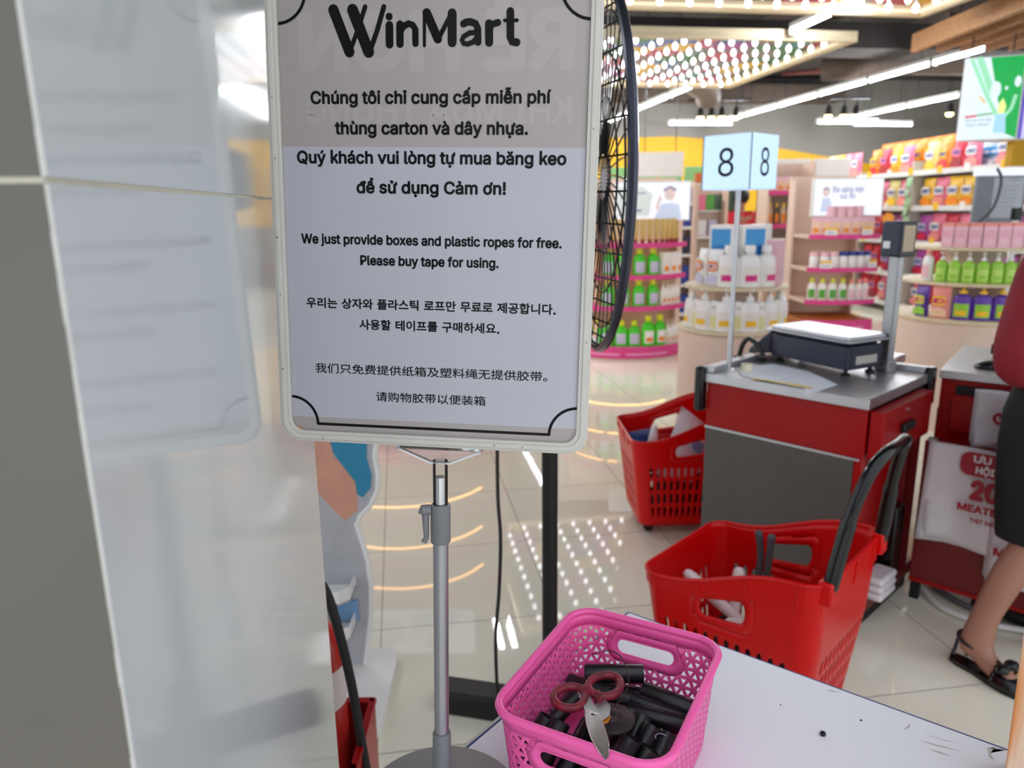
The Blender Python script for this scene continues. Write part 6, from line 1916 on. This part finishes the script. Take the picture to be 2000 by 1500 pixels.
# narrow blue shelf strip left of it
flat_unit('narrow_shelf', 'narrow shelf strip with blue packs beside the fan-side display', 1.86, 2.02, 8.3, .2, [.3, .62, .95, 1.25, 1.5], 1.72, edge=False)
for z, c, nm, lb in ((.301, NV, 'blue_pack', 'blue pack on the lowest board of the narrow shelf'), (.621, NV, 'blue_pack', 'blue pack on the second board of the narrow shelf'), (.951, pcol('ink_blue', (30, 30, 60)), 'dark_pack', 'dark pack on the third board of the narrow shelf'), (1.251, NV, 'blue_pack', 'blue pack on the fourth board of the narrow shelf'), (1.501, LAV, 'pale_pack', 'pale pack on the top board of the narrow shelf')):
    mb = MB(); mb.box(-.055, .055, 0, .1, 0, .20 if z < 1.5 else .14); tag(mb.build(nm, c, loc=(1.94, 8.33, z), bevel=.004), lb, 'pack')
# white post and orange doorway strip behind the clerk
mb = MB(); mb.box(2.52, 2.60, 9.1, 9.16, 0, 1.78); tag(mb.build('white_post', M_SHELFW, smooth=False), 'white upright post left of the far person in red', 'post')
mb = MB(); mb.box(3.06, 3.16, 10.3, 10.4, 0, 1.9); mb.box(2.5, 3.16, 10.3, 10.4, 1.78, 1.9)
tag(mb.build('orange_doorway', mat('orange_frame', (216, 110, 50), rough=.5), smooth=False), 'orange door-like frame behind the far person in red', 'frame')
mb = MB(); mb.box(2.62, 3.06, 10.36, 10.4, 0, 1.78); tag(mb.build('green_display_board', TEAL, smooth=False), 'dark green board inside the orange frame', 'board')

# far gondolas with green and white headers
def gond_back(label, x0, x1, y, z0, z1, m, nh):
    t = thing('far_gondola', label, 'shelf', ((x0 + x1) / 2, y, 0), 0)
    w = (x1 - x0) / 2
    mb = MB(); mb.box(-w, w, 0, .5, 0, z0 - .05)
    mb.build('shelf_block', mat('far_shelf', (190, 176, 160), rough=.6, vary=.3, scale=6), t, smooth=False)
    for i in range(nh):
        a = -w + 2 * w * i / nh + .02; b = -w + 2 * w * (i + 1) / nh - .02
        mb = MB(); mb.box(a, b, -.02, .02, z0, z1)
        h = mb.build('header_board', m, t, bevel=.004)
    mb = MB(); mb.box(-w, w, 0, .04, z0 - .06, z0 + .02); mb.build('header_rail', M_SHELFW, t, smooth=False)
gond_back('far gondola with pale green header boards above the fan-side display', 1.4, 3.2, 11.0, 1.80, 2.02, mat('pale_green_board', (140, 196, 130), rough=.5), 5)
gond_back('far gondola with white header boards right of the number sign', 3.62, 4.7, 10.6, 1.84, 2.08, M_SHELFW, 2)
mb = MB(); mb.box(-.3, .3, -.03, .03, 1.85, 2.15); tag(mb.build('white_header_board', M_SHELFW, loc=(1.95, 10.0, 0), bevel=.004), 'white header board hanging left near the fan cage above the lit header', 'board')
mb = MB(); mb.tube([(1.75, 10.0, 2.15), (1.75, 10.0, 4.0)], .006, 5); mb.tube([(2.15, 10.0, 2.15), (2.15, 10.0, 4.0)], .006, 5)
tag(mb.build('board_wires', M_BLACK), 'thin wires carrying the white header board near the fan cage', 'wire')

# detergent gondola along the right
GX, GY, GL = 5.08, 12.6, 5.8                       # left far end, runs towards the camera
GR_ = math.radians(-86)
gd = thing('detergent_gondola', 'long white gondola of detergent pouches along the right', 'shelf', (GX, GY, 0), GR_)
GM = Matrix.Translation((GX, GY, 0)) @ Matrix.Rotation(GR_, 4, 'Z')
GZ = [.14, .55, .99, 1.43, 1.87]
mb = MB(); mb.box(0, GL, .42, .46, 0, 1.9); mb.build('back_panel', M_SHELFW, gd, smooth=False)
for z in GZ:
    mb = MB(); mb.box(0, GL, 0, .42, z - .035, z); sh = mb.build('shelf_board', M_SHELFW, gd, smooth=False)
    mb = MB(); mb.box(0, GL, -.012, .0, z - .055, z + .008); mb.build('price_rail', M_SHELFW, sh, smooth=False)
    for k, x in enumerate([.25, .8, 1.5, 2.0, 2.5, 3.1, 3.6, 4.2]):
        mb = MB(); mb.box(x, x + .09, -.018, -.012, z - .045, z + .05); mb.build('price_tag', YE if k % 3 else WH, sh, smooth=False)
for x in (0.0, 1.25, 2.55, 3.85, 5.16):
    mb = MB(); mb.box(x, x + .05, .0 if x in (2.55, 1.25) else .1, .44, 0, 2.0 if x == 2.55 else 1.92); mb.build('upright', M_CREAMP, gd, smooth=False)
rowk = [('pom_red', ['pom_red', 'pom_red', 'pom_pink', 'pom_red']), ('2', ['pom_red', 'pom_red', 'pom_violet', 'pom_red']), ('3', ['pom_violet', 'pom_pink', 'pom_violet', 'pom_red']),
        ('4', ['pom_yellow', 'pom_pink', 'pom_orange', 'pom_yellow', 'pom_pale']), ('5', ['pom_pale', 'pom_pink', 'pom_yellow', 'pom_orange', 'pom_pink', 'pom_red'])]
names = ['lowest', 'second', 'third', 'fourth', 'top']
cname = {'pom_red': 'red', 'pom_pink': 'pink', 'pom_violet': 'violet', 'pom_yellow': 'yellow', 'pom_orange': 'orange', 'pom_pale': 'pale yellow'}
for i, z in enumerate(GZ):
    x = .16; n = 0
    while x < GL - .1:
        if all(abs(x - u - .025) > .13 for u in (1.25, 2.55, 3.85)):
            k = rowk[i][1][(n * 7 // 3) % len(rowk[i][1])]
            lb = '%s detergent pouch on the %s shelf of the right gondola' % (cname[k], names[i])
            p = GM @ Vector((x, .12, z + .001))
            K[k].put(p, GR_ + random.uniform(-.06, .06), lb, lb)
            n += 1
        x += .262
mb = MB(); mb.tube([(0, -.004, .07), (0, -.004, .17), (0, .045, .17)], .003, 5); mb.lathe([(.075, 0), (.075, .008)], 28, M=Matrix.Rotation(PI / 2, 4, 'X'))
o = mb.build('round_tag', MATS['orange_tag'], loc=(GM @ Vector((2.2, -.05, 1.27))), rz=-.6); tag(o, 'round orange promotion tag hanging on the detergent gondola', 'tag')
for x in [.3 + .27 * i for i in range(17)]:
    k = 'pom_orange' if 1.2 < x < 3.0 else 'blue_clear' if x > 3.2 else 'pom_pink'
    if k == 'pom_pink': continue
    lb = {'pom_orange': 'orange pouch standing behind on the very top of the gondola', 'blue_clear': 'pale blue pack on the very top of the gondola near the screen'}[k]
    p = GM @ Vector((x, .32, 1.871 if k == 'pom_orange' else 2.0))
    if k == 'blue_clear': p = GM @ Vector((x, .33, 1.871 + .0))
    K[k].put(p, GR_, lb, lb, scale=1.25 if k == 'pom_orange' else 1.6)
# hanging strip of green sachets on the upright
hsx = GM @ Vector((2.60, -.03, 0))
hs = thing('sachet_strip', 'hanging strip of green sachets on the gondola upright', 'sachet strip', (hsx.x, hsx.y, .45), GR_)
mb = MB(); mb.tube([(0, -.02, 0), (0, -.02, 1.4)], .004, 5); mb.build('strip_band', M_CREAMP, hs)
SA = MB(); vs, fs = pillow(.11, .13, .04, 5, 6, seed=2, amp=.003); SA.add(vs, fs)
me = SA.mesh('sachet', pcol('sage', (150, 186, 140)))
for i in range(11):
    o = bpy.data.objects.new('sachet', me); COL.objects.link(o); o.parent = hs; o.location = (.012 * (-1) ** i, -.045, .0 + i * .122); o.rotation_euler = (-.25, 0, .2 * (-1) ** i)

# grey notice panel with sheet, black scanner on a post, drooping black cable
npn = thing('notice_panel', 'grey notice panel with a pale sheet near the right edge above the pink cartons', 'notice board', (3.52, 5.5, 1.30), 0)
mb = MB(); mb.box(-.17, .19, 0, .03, 0, .345); mb.build('panel_board', M_GREYPANEL, npn, bevel=.003)
mb = MB(); mb.box(-.05, .17, -.004, -.001, .05, .33); sh = mb.build('sheet', mat('pale_sheet', (176, 182, 192), rough=.5), npn, smooth=False)
mb = MB(); mb.stroke([(.06, .315), (.13, .317)], .008, -.005, 0)
for k in range(6): mb.stroke([(-.02, .27 - k * .028), (.12, .27 - k * .028)], .004, -.005, 0)
mb.build('sheet_print', mat('grey_print', (140, 146, 156), rough=.5), sh, smooth=False)
mb = MB(); mb.box(-.18, .17, .0, .04, .345, .40); mb.build('lit_top', M_LBOX, npn, bevel=.003)
mb = MB(); mb.box(-.02, .02, .03, .06, -1.3, .3); mb.box(-.16, .16, -.05, .15, -1.3, -1.27); mb.build('stand_leg', M_GREYP, npn, bevel=.003)
scn = thing('scanner_on_post', 'small black device on a white post in front of the grey notice panel', 'device', (3.545, 5.32, 0), 0)
mb = MB(); mb.box(-.016, .016, -.016, .016, 0, 1.335); mb.lathe([(.09, 0), (.09, .01)], 20); mb.build('post', M_WHITEP, scn, bevel=.003)
mb = MB(); mb.box(-.022, .022, -.03, .03, 1.335, 1.42); mb.build('device_head', M_BLACK, scn, bevel=.004)
mb = MB(); mb.tube(cr([(3.42, 5.4, 1.69), (3.455, 5.4, 1.63), (3.455, 5.4, 1.53), (3.42, 5.4, 1.41), (3.34, 5.4, 1.33), (3.28, 5.4, 1.30)], 6), .010, 8)
tag(mb.build('drooping_cable', M_DGREYP), 'thick dark cable drooping across the grey notice panel', 'cable')
# far clerk in red
fp = thing('person', 'far person with black hair in a red vest seen from behind the number sign post', 'person', (2.95, 9.75, 0), 0)
J2 = {'pelvis': (V(0, 0, .88), (.13, .1)), 'belly': (V(0, 0, 1.02), (.12, .09)), 'chest': (V(0, 0, 1.24), (.15, .1)), 'neck': (V(0, 0, 1.42), .05), 'head': (V(0, -.01, 1.53), (.08, .09)), 'crown': (V(0, 0, 1.62), .07),
      'hL': (V(-.09, 0, .84), .085), 'kL': (V(-.1, -.01, .47), .058), 'aL': (V(-.1, .02, .09), .04), 'tL': (V(-.1, -.14, .03), .035), 'hR': (V(.09, 0, .84), .085), 'kR': (V(.1, -.01, .47), .058), 'aR': (V(.1, .02, .09), .04), 'tR': (V(.1, -.14, .03), .035),
      'sL': (V(-.19, 0, 1.34), .06), 'eL': (V(-.24, .02, 1.08), .045), 'wL': (V(-.22, -.16, .96), .03), 'pL': (V(-.21, -.22, .95), (.034, .018)),
      'sR': (V(.19, 0, 1.34), .06), 'eR': (V(.27, .02, 1.10), .045), 'wR': (V(.40, -.1, 1.12), .03), 'pR': (V(.46, -.12, 1.12), (.034, .018))}
B2_ = [('pelvis', 'belly'), ('belly', 'chest'), ('chest', 'neck'), ('neck', 'head'), ('head', 'crown'), ('pelvis', 'hL'), ('hL', 'kL'), ('kL', 'aL'), ('aL', 'tL'), ('pelvis', 'hR'), ('hR', 'kR'), ('kR', 'aR'), ('aR', 'tR'),
       ('chest', 'sL'), ('sL', 'eL'), ('eL', 'wL'), ('wL', 'pL'), ('chest', 'sR'), ('sR', 'eR'), ('eR', 'wR'), ('wR', 'pR')]
fingers(J2, B2_, 'pL', J2['pL'][0], (0, -1, 0), (1, 0, 0), (0, 0, 1)); fingers(J2, B2_, 'pR', J2['pR'][0], (1, -.2, 0), (0, 1, 0), (0, 0, 1))
skin_body('body', J2, B2_, M_SKIN, fp, 1, 0)
skin_body('vest', {'w': (V(0, 0, .9), (.15, .12)), 'b': (V(0, 0, 1.04), (.14, .11)), 'c': (V(0, 0, 1.25), (.175, .125)), 'k': (V(0, 0, 1.38), (.08, .07)), 'l': (V(-.2, 0, 1.33), .078), 'le': (V(-.235, .02, 1.15), .066), 'r': (V(.2, 0, 1.33), .078), 're': (V(.25, .02, 1.16), .066)},
          [('w', 'b'), ('b', 'c'), ('c', 'k'), ('c', 'l'), ('l', 'le'), ('c', 'r'), ('r', 're')], mat('red_vest', (196, 24, 50), rough=.6), fp, 2, 2)
skin_body('trousers', {'p': (V(0, 0, .9), (.145, .115)), 'l': (V(-.09, 0, .84), .1), 'kl': (V(-.1, 0, .47), .075), 'al': (V(-.1, .02, .08), .06), 'r': (V(.09, 0, .84), .1), 'kr': (V(.1, 0, .47), .075), 'ar': (V(.1, .02, .08), .06)},
          [('p', 'l'), ('l', 'kl'), ('kl', 'al'), ('p', 'r'), ('r', 'kr'), ('kr', 'ar')], M_SKIRT, fp, 2, 0)
mb = MB(); mb.sphere((0, .0, 1.585), .112, 16, 10, sc=(.95, 1.0, 1.0)); mb.build('hair', M_HAIR, fp)
